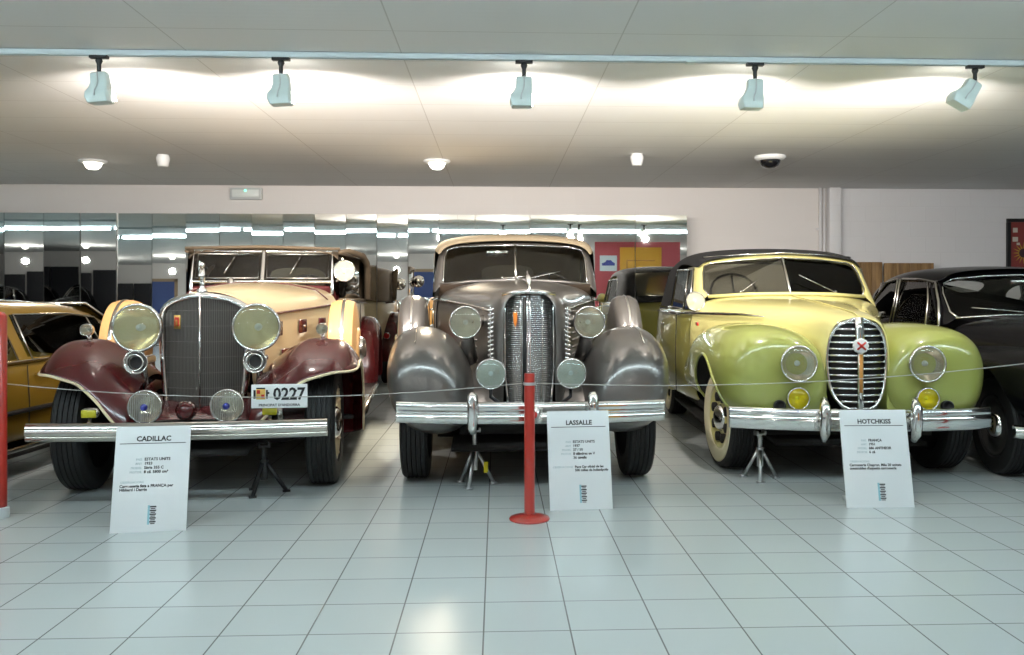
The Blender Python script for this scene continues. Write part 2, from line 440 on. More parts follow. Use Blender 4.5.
# ---------------------------------------------------------------- mirrors: a folding wall of tall panels
m, n, b = nt('mirror_silver')
b.inputs['Base Color'].default_value = (.80, .82, .80, 1); b.inputs['Metallic'].default_value = 1; b.inputs['Roughness'].default_value = .012
MIRR = m
MEDGE = pm('mirror_edge', (.34, .36, .35), .3, .6)
edges = [-72, -34, 5, 44, 81, 117, 152, 186, 220, 252, 283, 315, 346, 377, 408, 439, 475, 530, 578, 635, 687]
yaw = [2, -2, 2.0, -2.6, -.6, -1.0, 1.0, -2.0, 1.5, 2.2, -1.4, 1.6, -.8, 1.8, -.8, .9, 0.2, .5, -.3, 0]
pit = [0, .1, .1, .25, .2, -.45, -.4, .1, .1, -.2, .15, -.1, .05, -.3, .1, .0, .0, .1, .05, .05]
where = ['at the far left edge behind the gold saloon']*3
for i in range(len(edges)-1):
    xa = at_y(edges[i], 260, YM).x; xb = at_y(edges[i+1], 260, YM).x
    wd = xb-xa-.008; hgt = 2.225
    o = bpy.data.objects.new('mirror_panel', None)
    m_ = MB().box((0, 0, hgt/2), (wd, .018, hgt))
    for k in range(len(m_.mi)): pass
    o = m_.build('mirror_panel', [MEDGE, MIRR], None, smooth=False)
    for p in o.data.polygons:
        if p.normal.y < -.9: p.material_index = 1
    o.location = ((xa+xb)/2, YM, 0.02); o.rotation_euler = (R(pit[i]), 0, R(yaw[i]))
    cxp = (edges[i]+edges[i+1])/2
    o['cat_px'] = cxp
    ords = ['first', 'second', 'third', 'fourth', 'fifth', 'sixth', 'seventh', 'eighth', 'ninth', 'tenth']
    n_ = len(edges)-1
    wh = ords[i]+' from the left end' if i < 10 else ords[n_-1-i]+' from the right end'
    if cxp < 110: lab = 'tall mirror panel behind the gold car, %s' % wh
    elif cxp < 185: lab = 'tall mirror panel left of the maroon windshield, %s' % wh
    elif cxp < 330: lab = 'tall mirror panel above the maroon car, %s' % wh
    elif cxp < 440: lab = 'tall mirror panel between maroon and grey cars, %s' % wh
    elif cxp < 590: lab = 'tall mirror panel above the grey car roof, %s' % wh
    else: lab = 'tall mirror panel reflecting the red partition, %s' % wh
    del o['cat_px']
    tag(o, lab, 'mirror', 'mirror panels along the back wall')

# ---------------------------------------------------------------- ceiling: track and floodlights
tz = CEIL
tp = at_y(512, 56, 5.25)
tr = MB().box((0, 0, -.013), (23, .045, .024)); tr.box((0, -.016, -.028), (23, .008, .006)); tr.box((0, .016, -.028), (23, .008, .006))
t = tr.build('light_track', pm('track_white', (.60, .68, .70), .35, .2), None, smooth=False)
TY = 5.22
t.location = (-2.4, TY, CEIL-.003); tag(t, 'long white metal lighting track crossing the ceiling', 'light track')
j = MB().box((0, 0, 0), (.05, .05, .012)); jo = j.build('track_joint', LAMPW, t, smooth=False); jo.location = (at_y(690, 57, TY).x+2.4, 0, -.032)
LEMIT = pm('flood_bulb', (1, 1, 1), .5, emit=(1.0, .95, .84), es=25)
SPOTS = []
spec = [(99, -6, 'leftmost of the five'), (281, -4, 'second from left of the five'), (524, 0, 'middle one of the five'), (755, 2, 'second from right of the five'), (975, 30, 'rightmost and most tilted of the five')]
for px, roll, wh in spec:
    x = at_y(px, 70, TY).x
    t = thing('track_floodlight', (x, TY, CEIL-.034), 0, 'white floodlight hanging from the ceiling track, %s' % wh, 'light', 'floodlights on the ceiling track')
    a = MB().box((0, 0, -.008), (.10, .036, .016)); a.lathe([(.016, -.016), (.020, -.03), (.012, -.05), (.012, -.10), (.018, -.105)], n=14); a.build('stem', BLKPL, t, ang=40)
    q = Matrix.Rotation(R(roll), 3, 'Y')
    secs = [(-.095, .040, .03, 0), (-.105, .046, .045, 0), (-.15, .047, .05, 0), (-.18, .052, .06, -.006), (-.205, .062, .08, -.016), (-.235, .064, .09, -.018), (-.268, .058, .08, -.012)]
    rows = []
    for z, hw, hd, sh in secs:
        rows.append([Vector((0, 0, -.09))+q @ Vector((hw*sx_+sh, hd*.62*sy_+.01*(-z-.09)/.16, z+.09)) for sx_, sy_ in
                     [(c, s) for c, s in [(.9, -1), (1, -.85), (1, .85), (.9, 1), (-.9, 1), (-1, .85), (-1, -.85), (-.9, -1)]]])
    hb = MB().grid(rows, True, False, (), True, True)
    h = hb.build('lamp_housing', LAMPW, t, bevel=.004, ang=50)
    sm = MB(); sm.tube([Vector((0, 0, -.09))+q @ Vector((sh, -hd*.62-.002, z+.09)) for z, hw, hd, sh in secs[:6]], .0035, 6)
    sm.build('seam', CEDGE, h)
    for kx in (-.3, .0, .3):
        pass
    fc = MB(); c0 = Vector((0, 0, -.09))
    fc.add([c0+q @ Vector(v) for v in ((-.055, .068, -.16), (.055, .068, -.16), (.05, .058, -.09), (-.05, .058, -.09))], [(0, 1, 2, 3)])
    e = fc.build('lamp_face', LEMIT, h, solid=.004, smooth=False)
    SPOTS.append((x, roll))
    # the lamp's own light
    ld = bpy.data.lights.new('flood_light', 'SPOT'); ld.energy = 210; ld.spot_size = R(142); ld.spot_blend = 1.0; ld.color = (1.0, .91, .84); ld.shadow_soft_size = .05
    lo = bpy.data.objects.new('flood_light', ld); COL.objects.link(lo)
    lo.location = (x, TY+.16, CEIL-.32); lo.rotation_euler = (R(74), 0, R(0))
    # spill close under the ceiling
    l2 = bpy.data.lights.new('flood_spill', 'SPOT'); l2.energy = .9; l2.spot_size = R(160); l2.spot_blend = .5; l2.color = (1, .94, .88); l2.shadow_soft_size = .04
    lo2 = bpy.data.objects.new('flood_spill', l2); COL.objects.link(lo2); lo2.location = (x, TY+.16, CEIL-.20); lo2.rotation_euler = (R(112), 0, 0)

# recessed eyeball downlights
for px, py, wh, aim in ((93, 160, 'above the gold car', (-.1, -1)), (437, 160, 'above the gap left of the grey car', (.0, -1))):
    d = (CEIL-H)*F/(HY-py); p = at_depth(px, py, d); p.z = CEIL
    t = thing('ceiling_downlight', p, 0, 'small round swivel downlight glowing in the ceiling %s' % wh, 'light', 'swivel downlights in the ceiling')
    MB().lathe([(.075, 0), (.135, -.004), (.140, -.014), (.12, -.03), (.085, -.032), (.075, 0)], n=32).build('trim_ring', WHITE, t)
    MB().lathe([(.086, -.02), (.084, -.045), (.07, -.075), (.045, -.095), (0.001, -.10)], n=28).build('swivel_eye', pm('glowing_eye', (1, 1, 1), .4, emit=(1, .93, .80), es=5), t)
    ld = bpy.data.lights.new('downlight', 'SPOT'); ld.energy = 520; ld.spot_size = R(66); ld.spot_blend = 1.0; ld.color = (1.0, .86, .64); ld.shadow_soft_size = .2
    lo = bpy.data.objects.new('downlight', ld); COL.objects.link(lo); lo.location = p+Vector((0, -.02, -.14)); lo.rotation_euler = (R(-38), 0, 0)
for px, py, wh in ((163, 161, 'above the maroon car'), (637, 160, 'above the gap between grey and yellow cars')):
    d = (CEIL-H)*F/(HY-py-0); p = at_depth(px, py-6, (CEIL-H)*F/(HY-py+6)); p.z = CEIL
    t = thing('ceiling_detector', p, 0, 'small white cone-shaped detector on the ceiling %s' % wh, 'detector', 'white detectors on the ceiling')
    MB().lathe([(.055, 0), (.058, -.02), (.05, -.024)], n=24).build('mount', WHITE, t)
    MB().lathe([(.066, -.022), (.064, -.05), (.05, -.11), (.044, -.115), (0.001, -.117)], n=24).build('sensor_body', WHITE, t)
p = at_depth(770, 156, (CEIL-H)*F/(HY-156)); p.z = CEIL
t = thing('dome_camera', p, 0, 'security dome camera with dark bubble on the ceiling above the yellow car', 'camera')
MB().lathe([(.0, 0), (.15, 0), (.155, -.015), (.14, -.035), (.1, -.045)], n=36).build('camera_base', WHITE, t)
MB().lathe([(.105, -.04), (.10, -.07), (.08, -.10), (.045, -.12), (0.001, -.125)], n=30).build('camera_dome', pm('smoked_dome', (.01, .01, .012), .08, 0, 1), t)

# emergency light on the wall
p = at_y(247, 194, YW)
t = thing('emergency_light', (p.x, YW, p.z), 0, 'white rectangular emergency light high on the wall above the mirrors', 'light')
MB().box((0, -.03, 0), (.40, .06, .15)).build('backing_case', CEDGE, t, bevel=.012)
MB().box((0, -.065, 0), (.34, .03, .095)).build('diffuser', pm('diffuser_plastic', (.75, .80, .78), .3), t, bevel=.01)
MB().lathe([(.0, .02), (.012, .015), (.014, 0)], (0, -.078, .035), (0, -1, 0), 12).build('indicator', pm('green_led', (.1, .7, .4), .3, emit=(.2, 1, .6), es=2), t)

# wooden boards behind the yellow car
WOOD, n, b = nt('board_wood')
tc = n.nodes.new('ShaderNodeTexCoord'); mp = n.nodes.new('ShaderNodeMapping'); mp.inputs['Scale'].default_value = (9, 9, .8)
wv = n.nodes.new('ShaderNodeTexNoise'); wv.inputs['Scale'].default_value = 3; wv.inputs['Detail'].default_value = 6
cr = n.nodes.new('ShaderNodeValToRGB'); cr.color_ramp.elements[0].color = (.12, .065, .025, 1); cr.color_ramp.elements[1].color = (.30, .18, .07, 1); cr.color_ramp.elements[0].position = .3; cr.color_ramp.elements[1].position = .7
n.links.new(tc.outputs['Object'], mp.inputs['Vector']); n.links.new(mp.outputs['Vector'], wv.inputs['Vector']); n.links.new(wv.outputs['Fac'], cr.inputs['Fac']); n.links.new(cr.outputs['Color'], b.inputs['Base Color']); b.inputs['Roughness'].default_value = .6
for (a, c, top, lab) in ((838, 882.5, 262, 'brown plank panel leaning by the column behind the yellow car'), (883.5, 934, 263, 'brown plank panel between the yellow car and the black car')):
    xa = at_y(a, 270, YW-.2).x; xb = at_y(c, 270, YW-.2).x; zt = at_y(a, top, YW-.2).z
    t = thing('wooden_screen', ((xa+xb)/2, YW-.2, 0), 0, lab, 'wooden panel', 'wooden panels against the back wall')
    wd = (xb-xa-.01)/4
    for k in range(4):
        MB().box((xa+.005+wd*(k+.5)-(xa+xb)/2, 0, zt/2), (wd-.006, .03, zt)).build('plank', WOOD, t, bevel=.004)
    MB().box((0, .03, zt*.3), (xb-xa-.05, .03, .09)).box((0, .03, zt*.85), (xb-xa-.05, .03, .09)).build('crosspiece', WOOD, t)
# framed poster at the right edge
xa = at_y(1006, 240, YW).x; zt = at_y(1010, 219, YW).z; zb = at_y(1010, 272, YW).z
t = thing('framed_poster', (xa+.32, YW-.025, (zt+zb)/2), 0, 'dark framed poster of a sunflower on red on the white block wall', 'poster')
hw = .32; hh = (zt-zb)/2
f = MB()
for (cx_, cz_, w_, h_) in ((0, hh-.02, 2*hw, .045), (0, -hh+.02, 2*hw, .045), (-hw+.02, 0, .045, 2*hh-.09), (hw-.02, 0, .045, 2*hh-.09)): f.box((cx_, 0, cz_), (w_, .04, h_))
f.build('frame', BLKPL, t, smooth=False)
MB().box((0, .008, 0), (2*hw-.05, .01, 2*hh-.05)).build('print', pm('poster_red', (.22, .04, .035), .4), t, smooth=False)
s = MB()
for k in range(16):
    a = 2*PI*k/16
    s.add([(-.10+.05*math.cos(a-.2), -.002, -.10+.05*math.sin(a-.2)), (-.10+.15*math.cos(a), -.002, -.10+.15*math.sin(a)), (-.10+.05*math.cos(a+.2), -.002, -.10+.05*math.sin(a+.2))], [(0, 1, 2)])
s.build('sunflower', pm('sunflower_yellow', (.45, .28, .03), .5), t, smooth=False)
MB().lathe([(.0, .002), (.055, .001), (.06, 0)], (-.10, -.003, -.10), (0, -1, 0), 20).build('flower_centre', pm('flower_brown', (.05, .02, .03), .5), t)
PCR = pm('poster_cream', (.55, .52, .45), .5)
for q_ in (((-.21, 0, .20), (.06, .006, .06)), ((-.21, 0, .08), (.07, .006, .06)), ((-.17, 0, .02), (.04, .006, .03))): MB().box(*q_).build('stamp_mark', PCR, t, smooth=False)

# ---------------------------------------------------------------- the other side of the hall (seen in the mirrors)
FLUO = pm('fluorescent_tube', (1, 1, 1), .5, emit=(.75, .93, 1.0), es=36)
k = 0
pos = ['far left end', 'second from the left', 'third from the left', 'fourth from the left', 'third from the right', 'second from the right', 'right end']
for x in (-13.1, -9.82, -6.54, -3.26, .02, 3.3, 6.58):
    t = thing('fluorescent_batten', (x, 3.3, CEIL-.001), 0, 'long fluorescent ceiling batten in front of the cars, %s of its row' % pos[k], 'light', 'fluorescent battens'); k += 1
    MB().box((0, 0, -.025), (3.26, .05, .05)).box((-1.615, 0, -.04), (.03, .17, .06)).box((1.615, 0, -.04), (.03, .17, .06)).build('batten_body', WHITE, t, smooth=False)
    for s_ in (-.065, .065):
        MB().tube([(-1.60, s_, -.045), (1.60, s_, -.045)], .016, 10).build('tube_lamp', FLUO, t)
EYE = bpy.data.materials['glowing_eye']; k = 0
for x, y, wh in ((-12.5, -4.6, 'far left'), (-9.0, -4.6, 'left'), (-5.5, -4.6, 'left of centre'), (-2.0, -4.6, 'centre'), (1.5, -4.6, 'right of centre'), (5.0, -4.6, 'right')):
    t = thing('ceiling_downlight', (x, y, CEIL-.001), 0, 'small round ceiling downlight above the far side of the hall, %s one' % wh, 'light', 'downlights across the hall')
    MB().lathe([(.075, 0), (.135, -.004), (.140, -.014), (.12, -.03), (.085, -.032), (.075, 0)], n=24).build('trim_ring', WHITE, t)
    MB().lathe([(.086, -.02), (.084, -.045), (.07, -.075), (.045, -.095), (0.001, -.10)], n=20).build('swivel_eye', EYE, t)
    l2 = bpy.data.lights.new('hall_light', 'POINT'); l2.energy = 60; l2.color = (1, .96, .9); l2.shadow_soft_size = .08
    lo2 = bpy.data.objects.new('hall_light', l2); COL.objects.link(lo2); lo2.location = (x, y, CEIL-.45)
PARTR = pm('partition_red', (.58, .085, .095), .5)
xa, xb = 2.39, 4.72
o = MB().box(((xa+xb)/2, -.6, 1.30), (xb-xa, .08, 2.6)).build('red_partition', PARTR, smooth=False, bevel=.004)
tag(o, 'red display partition in front of the cars, seen in the mirrors', 'partition')
t = thing('yellow_door', (3.63, -.558, 0), 0, 'orange-yellow door panel on the red partition, seen in the mirrors', 'door')
ORY = pm('orange_yellow_panel', (.85, .40, .03), .45)
MB().box((0, .02, 1.23), (1.2, .04, 2.46)).build('door_leaf', ORY, t, bevel=.004)
MB().box((0, .045, 2.12), (.86, .012, .03)).box((-.42, .045, 1.55), (.03, .012, 1.1)).build('moulding', pm('orange_moulding', (.55, .2, .02), .5), t, smooth=False)
t = thing('car_photo_print', (2.735, -.553, 2.05), 0, 'white photo print of a blue car on the red partition', 'picture')
MB().box((0, 0, 0), (.44, .012, .40)).build('print', WHITE, t, smooth=False)
cp = MB().grid([[(-.16, .008, -.06), (.16, .008, -.06)], [(-.17, .008, 0), (.17, .008, .0)], [(-.08, .008, .03), (.1, .008, .04)], [(-.05, .008, .08), (.07, .008, .08)]]); cp.build('car_silhouette', BLUEEM, t, smooth=False)
BLUED = pm('blue_door_paint', (.045, .085, .26), .5)
for x, w_, k in ((-11.4, 2.2, 1), (-3.0, .9, 2), (-1.0, .9, 3)):
    o = MB().box((x, YB+.03, 1.0), (w_, .06, 2.0)).build('door_%d' % k, [BLUED], smooth=False); structure(o)
    hd = MB().box((x+w_*.4, YB+.09, 1.0), (.14, .06, .03)).build('door_handle', CHROME, o)
    structure(MB().box((x, YB+.02, 2.05), (w_+.2, .05, .1)).box((x-w_/2-.05, YB+.02, 1.05), (.1, .05, 2.1)).box((x+w_/2+.05, YB+.02, 1.05), (.1, .05, 2.1)).build('trim_%d' % (k+2), pm('door_trim', (.35, .25, .15), .5), smooth=False))
GR2 = pm('screen_dark', (.02, .02, .024), .7)
for x, h_, wh in ((-17.5, 2.1, 'left'), (-15.3, 1.9, 'middle'), (-13.2, 2.0, 'right')):
    t = thing('dark_screen', (x, -8.75, 0), 0, 'dark folding screen across the hall, %s one, reflected in the leftmost mirrors' % wh, 'screen', 'dark screens across the hall')
    for q_ in (-.52, .52): MB().box((q_, 0, h_/2), (1.0, .05, h_-.04)).build('screen_panel', GR2, t, bevel=.01)
    MB().box((0, 0, .02), (2.0, .3, .04)).build('screen_foot', BLKPL, t, smooth=False)

# ---------------------------------------------------------------- placards
def placard(bl, br, tl, tr, label, title, rows, obs_lab, obs, obs_x):
    d0 = F*H/((bl[1]+br[1])/2-HY)
    a = on_floor(*bl); b2 = on_floor(*br)
    mid = (a+b2)/2; wd = (b2-a).length
    lean = .125
    dt = d0+lean
    top = at_depth((tl[0]+tr[0])/2, (tl[1]+tr[1])/2, dt)
    ht = math.hypot(top.z, lean)
    # yaw of the board from its base edge, tilt back
    yw = math.atan2((b2-a).y, (b2-a).x)
    yw = max(-.12, min(.12, yw))
    t = thing('info_placard', (mid.x, mid.y, 0), yw, label, 'sign', 'white information placards on the floor')
    tilt = -math.asin(lean/ht)
    q = Matrix.Rotation(tilt, 3, 'X')
    def on(u, v, o=0.0): return q @ Vector((u, -o, v))
    board = MB(); board.box(on(0, ht/2, -.006), (wd, .008, ht), rot=q); bo = board.build('board', PLATEW, t, bevel=.002)
    st = MB(); tp_ = on(0, ht*.72, -.011)
    st.box((0, lean*.5+.14, .012), (wd*.7, .06, .02))
    st.tube([tp_, (0, lean*.5+.15, .015)], .008, 8)
    st.build('back_prop', CEDGE, t)
    W = wd/2
    tx = R(90)+tilt
    def put(s_, u, v, size, mat, al='LEFT', nm='lettering', b_=0.0):
        return text_mb(s_, size, mat, nm, bo, on(u*W, v*ht, -.0013), (tx, 0, 0), al, .0004, 1.0, b_)
    put(title, .02, .857, .037, INK, 'CENTER', 'title', .0011)
    ln = MB().box(on(0, .835*ht, -.0016), (wd*.88, .001, .0035), rot=q); ln.build('title_rule', INK, bo, smooth=False)
    v = .672
    for lb, val in rows:
        if lb: put(lb, -.26, v, .0165, GINK, 'RIGHT', 'field_name')
        put(val, -.20, v, .0205, INK, 'LEFT', 'field_text', .0006)
        v -= .040
    ov = .42
    if obs_x < -.5:
        put(obs_lab, -.80, ov+.038, .016, GINK, 'LEFT', 'field_name')
    else:
        put(obs_lab, -.22, ov, .0165, GINK, 'RIGHT', 'field_name')
    for s_ in obs:
        put(s_, obs_x, ov, .0205 if obs_x < -.5 else .0190, INK, 'LEFT', 'remark_text', .0006); ov -= .034
    lg = MB(); lt = MB()
    for k_ in range(5):
        lg.box(on(.10*W, (.235-.035*k_)*ht, -.0016), (wd*.085, .001, ht*.012), rot=q)
        lg.box(on(.10*W, (.218-.035*k_)*ht, -.0016), (wd*.06, .001, ht*.008), rot=q)
    lt.box(on(-.01*W, .160*ht, -.0014), (wd*.03, .001, ht*.18), rot=q)
    lg.build('logo_bars', INK, bo, smooth=False); lt.build('logo_stripe', TEAL, bo, smooth=False)
    return t
placard((109, 534), (186, 530.5), (118, 427), (190, 425), 'white placard titled CADILLAC standing before the maroon and cream car', 'CADILLAC',
        [('PAÍS', 'ESTATS UNITS'), ('ANY', '1933'), ('MODEL', 'Sèrie 355 C'), ('MOTOR', '8 cil. 5800 cm³')], 'OBSERVACIONS', ['Carrosseria feta a FRANÇA per', 'Hibbard i Darrin'], -.82)
placard((550, 511), (613, 509), (543, 412), (608, 409.5), 'white placard titled LASSALLE beside the red post, before the grey car', 'LASSALLE',
        [('PAÍS', 'ESTATS UNITS'), ('ANY', '1937'), ('MODEL', '37 / 50'), ('MOTOR', '8 cilindres en V'), ('', '36 cavalls')], 'OBSERVACIONS', ['Pace Car oficial de les', '500 milles de Indianàpolis'], -.16)
placard((847, 508), (915, 507.5), (838, 409.5), (905, 410), 'white placard titled HOTCHKISS standing before the yellow-green car', 'HOTCHKISS',
        [('PAÍS', 'FRANÇA'), ('ANY', '1951'), ('MODEL', '686 ANTHEOR'), ('MOTOR', '6 cil.')], 'OBSERVACIONS', ['Carrosseria Chapron. Més 20 unitats', "construïdes d'aquesta carrosseria"], -.82)

# ---------------------------------------------------------------- posts and cable
p = on_floor(529.5, 519.5)
t = thing('barrier_post', (p.x, p.y, 0), 0, 'slim red barrier post on a round red base before the grey car', 'barrier post', 'red barrier posts')
MB().lathe([(.0, 0), (.108, 0), (.112, .006), (.108, .014), (.07, .024), (.036, .030), (0, .031)], n=44).build('base_disc', REDP, t, ang=50)
MB().lathe([(.029, .028), (.029, .795), (.027, .805), (0, .808)], n=24).build('post', REDP, t, ang=50)
MB().lathe([(.034, .740), (.036, .748), (.034, .756)], n=20).build('cable_clip', STEEL, t)
p0 = Vector((p.x, p.y, .750))
pl = at_depth(-2, 517, 5.0); pl.z = 0
t = thing('barrier_post', (pl.x, pl.y, 0), 0, 'taller red barrier post with white foot at the left edge of the floor', 'barrier post', 'red barrier posts')
MB().lathe([(.0, 0), (.055, 0), (.058, .02), (.055, .055), (.046, .06)], n=32).build('foot', CEDGE, t, ang=50)
MB().lathe([(.045, .055), (.045, 1.12), (.03, 1.14), (0, 1.145)], n=28).build('post', REDP, t, ang=50)
pR = at_depth(1110, 352, 5.1)
def sag(a, b, s_, n_=24): return [a.lerp(b, k/n_)+Vector((0, 0, -s_*4*(k/n_)*(1-k/n_))) for k in range(n_+1)]
aL = at_depth(-2, 384, 5.0)
CAB = pm('steel_cable', (.42, .42, .40), .4, .5)
o = MB().tube(sag(aL+Vector((.052, 0, 0)), p0+Vector((-.042, 0, 0)), .075), .0028, 6).build('barrier_cable', CAB); tag(o, 'thin steel barrier cable sagging from the tall left post to the middle red post', 'cable', 'barrier cables')
o = MB().tube(sag(p0+Vector((.042, 0, 0)), pR, .075), .0028, 6).build('barrier_cable', CAB); tag(o, 'thin steel barrier cable running right from the middle red post past the yellow car', 'cable', 'barrier cables')
t = thing('barrier_post', (pR.x+.03, pR.y, 0), 0, 'red barrier post beyond the right edge before the black car', 'barrier post', 'red barrier posts')
MB().lathe([(.0, 0), (.108, 0), (.112, .006), (.108, .014), (.07, .024), (.036, .030), (0, .031)], n=44).build('base_disc', REDP, t, ang=50)
MB().lathe([(.029, .028), (.029, pR.z+.05), (0, pR.z+.06)], n=24).build('post', REDP, t, ang=50)

# ---------------------------------------------------------------- axle stands
def jackstand(px, py, top_py, spread, mat, label, sticker=False):
    p = on_floor(px, py); d = F*H/(py-HY); top = H-(top_py-HY)*d/F
    t = thing('axle_stand', (p.x, p.y, 0), R(20), label, 'axle stand', 'axle stands under the cars')
    for k in range(3):
        a = R(90+120*k+25); f = Vector((spread*math.cos(a), spread*math.sin(a), .008))
        l = MB(); l.tube([Vector((f.x*.12, f.y*.12, top*.62)), f], .0125, 8); l.box(f+Vector((0, 0, -.002)), (.045, .03, .012)); lo = l.build('leg', mat, t)
        if sticker and k == 2:
            MB().box(Vector((f.x*.55, f.y*.55-.013, top*.32)), (.028, .006, .07)).build('yellow_sticker', YELL, lo, smooth=False)
    c = MB(); c.lathe([(.022, top*.28), (.022, top*.66), (.028, top*.66), (.028, top*.70), (.014, top*.70), (.014, top*.97)], n=16)
    c.build('column', mat, t, ang=40)
    n_ = MB()
    for k in range(5): n_.lathe([(.014, 0), (.019, .004), (.014, .009)], (0, 0, top*(.72+.045*k)), n=14)
    n_.build('ratchet_teeth', mat, t)
    MB().box((0, 0, top*.98), (.07, .045, .012)).box((-.03, 0, top), (.012, .045, .03)).box((.03, 0, top), (.012, .045, .03)).build('saddle', mat, t, bevel=.002)
jackstand(264, 493, 445, .135, BLKPL, 'black tripod axle stand under the front of the maroon and cream car')
jackstand(474.5, 485, 430, .13, STEEL, 'silver axle stand with a yellow sticker under the front of the grey car', True)
jackstand(760, 479, 433, .125, STEEL, 'silver axle stand without sticker under the front of the yellow-green car')
# ================================================================== CAR 1: maroon and cream convertible
def place(r, d, s):
    x, y = c2w(r, d); return (x, y, 0), -(math.atan(s)+PSI)
def clam(root, name, s, xin, xout, yc, zc, Rt, a0f, a1, mat, edge=None, n=9, m=15, drop=.07, crown=.05, flare=0.0):
    """open crowned fender over a wheel: u across (inner->outer), v along the arc"""
    rows = []
    for j in range(m):
        v = j/(m-1); row = []
        for i in range(n):
            u = i/(n-1)
            a = R(a0f(u)+(a1-a0f(u))*v)
            rr = Rt-crown*(2*u-1)**2-drop*max(0, (u-.78)/.22)**2
            x = xin+(xout-xin)*u
            row.append((s*x, yc-rr*math.cos(a), zc+rr*math.sin(a)-flare*max(0, math.sin(a))*max(0, (.5-u)/.5)**1.4))
        rows.append(row)
    o = MB().grid(rows).build(name, mat, root, sub=2, solid=.014)
    if edge:
        e = MB(); e.tube([Vector(p)+Vector((0, -.004, -.004)) for p in rows[0]]+[Vector(r[-1])+Vector((s*.004, 0, -.004)) for r in rows[1:]], .0095, 8)
        e.build('edge_trim', edge, o, sub=1)
    return o

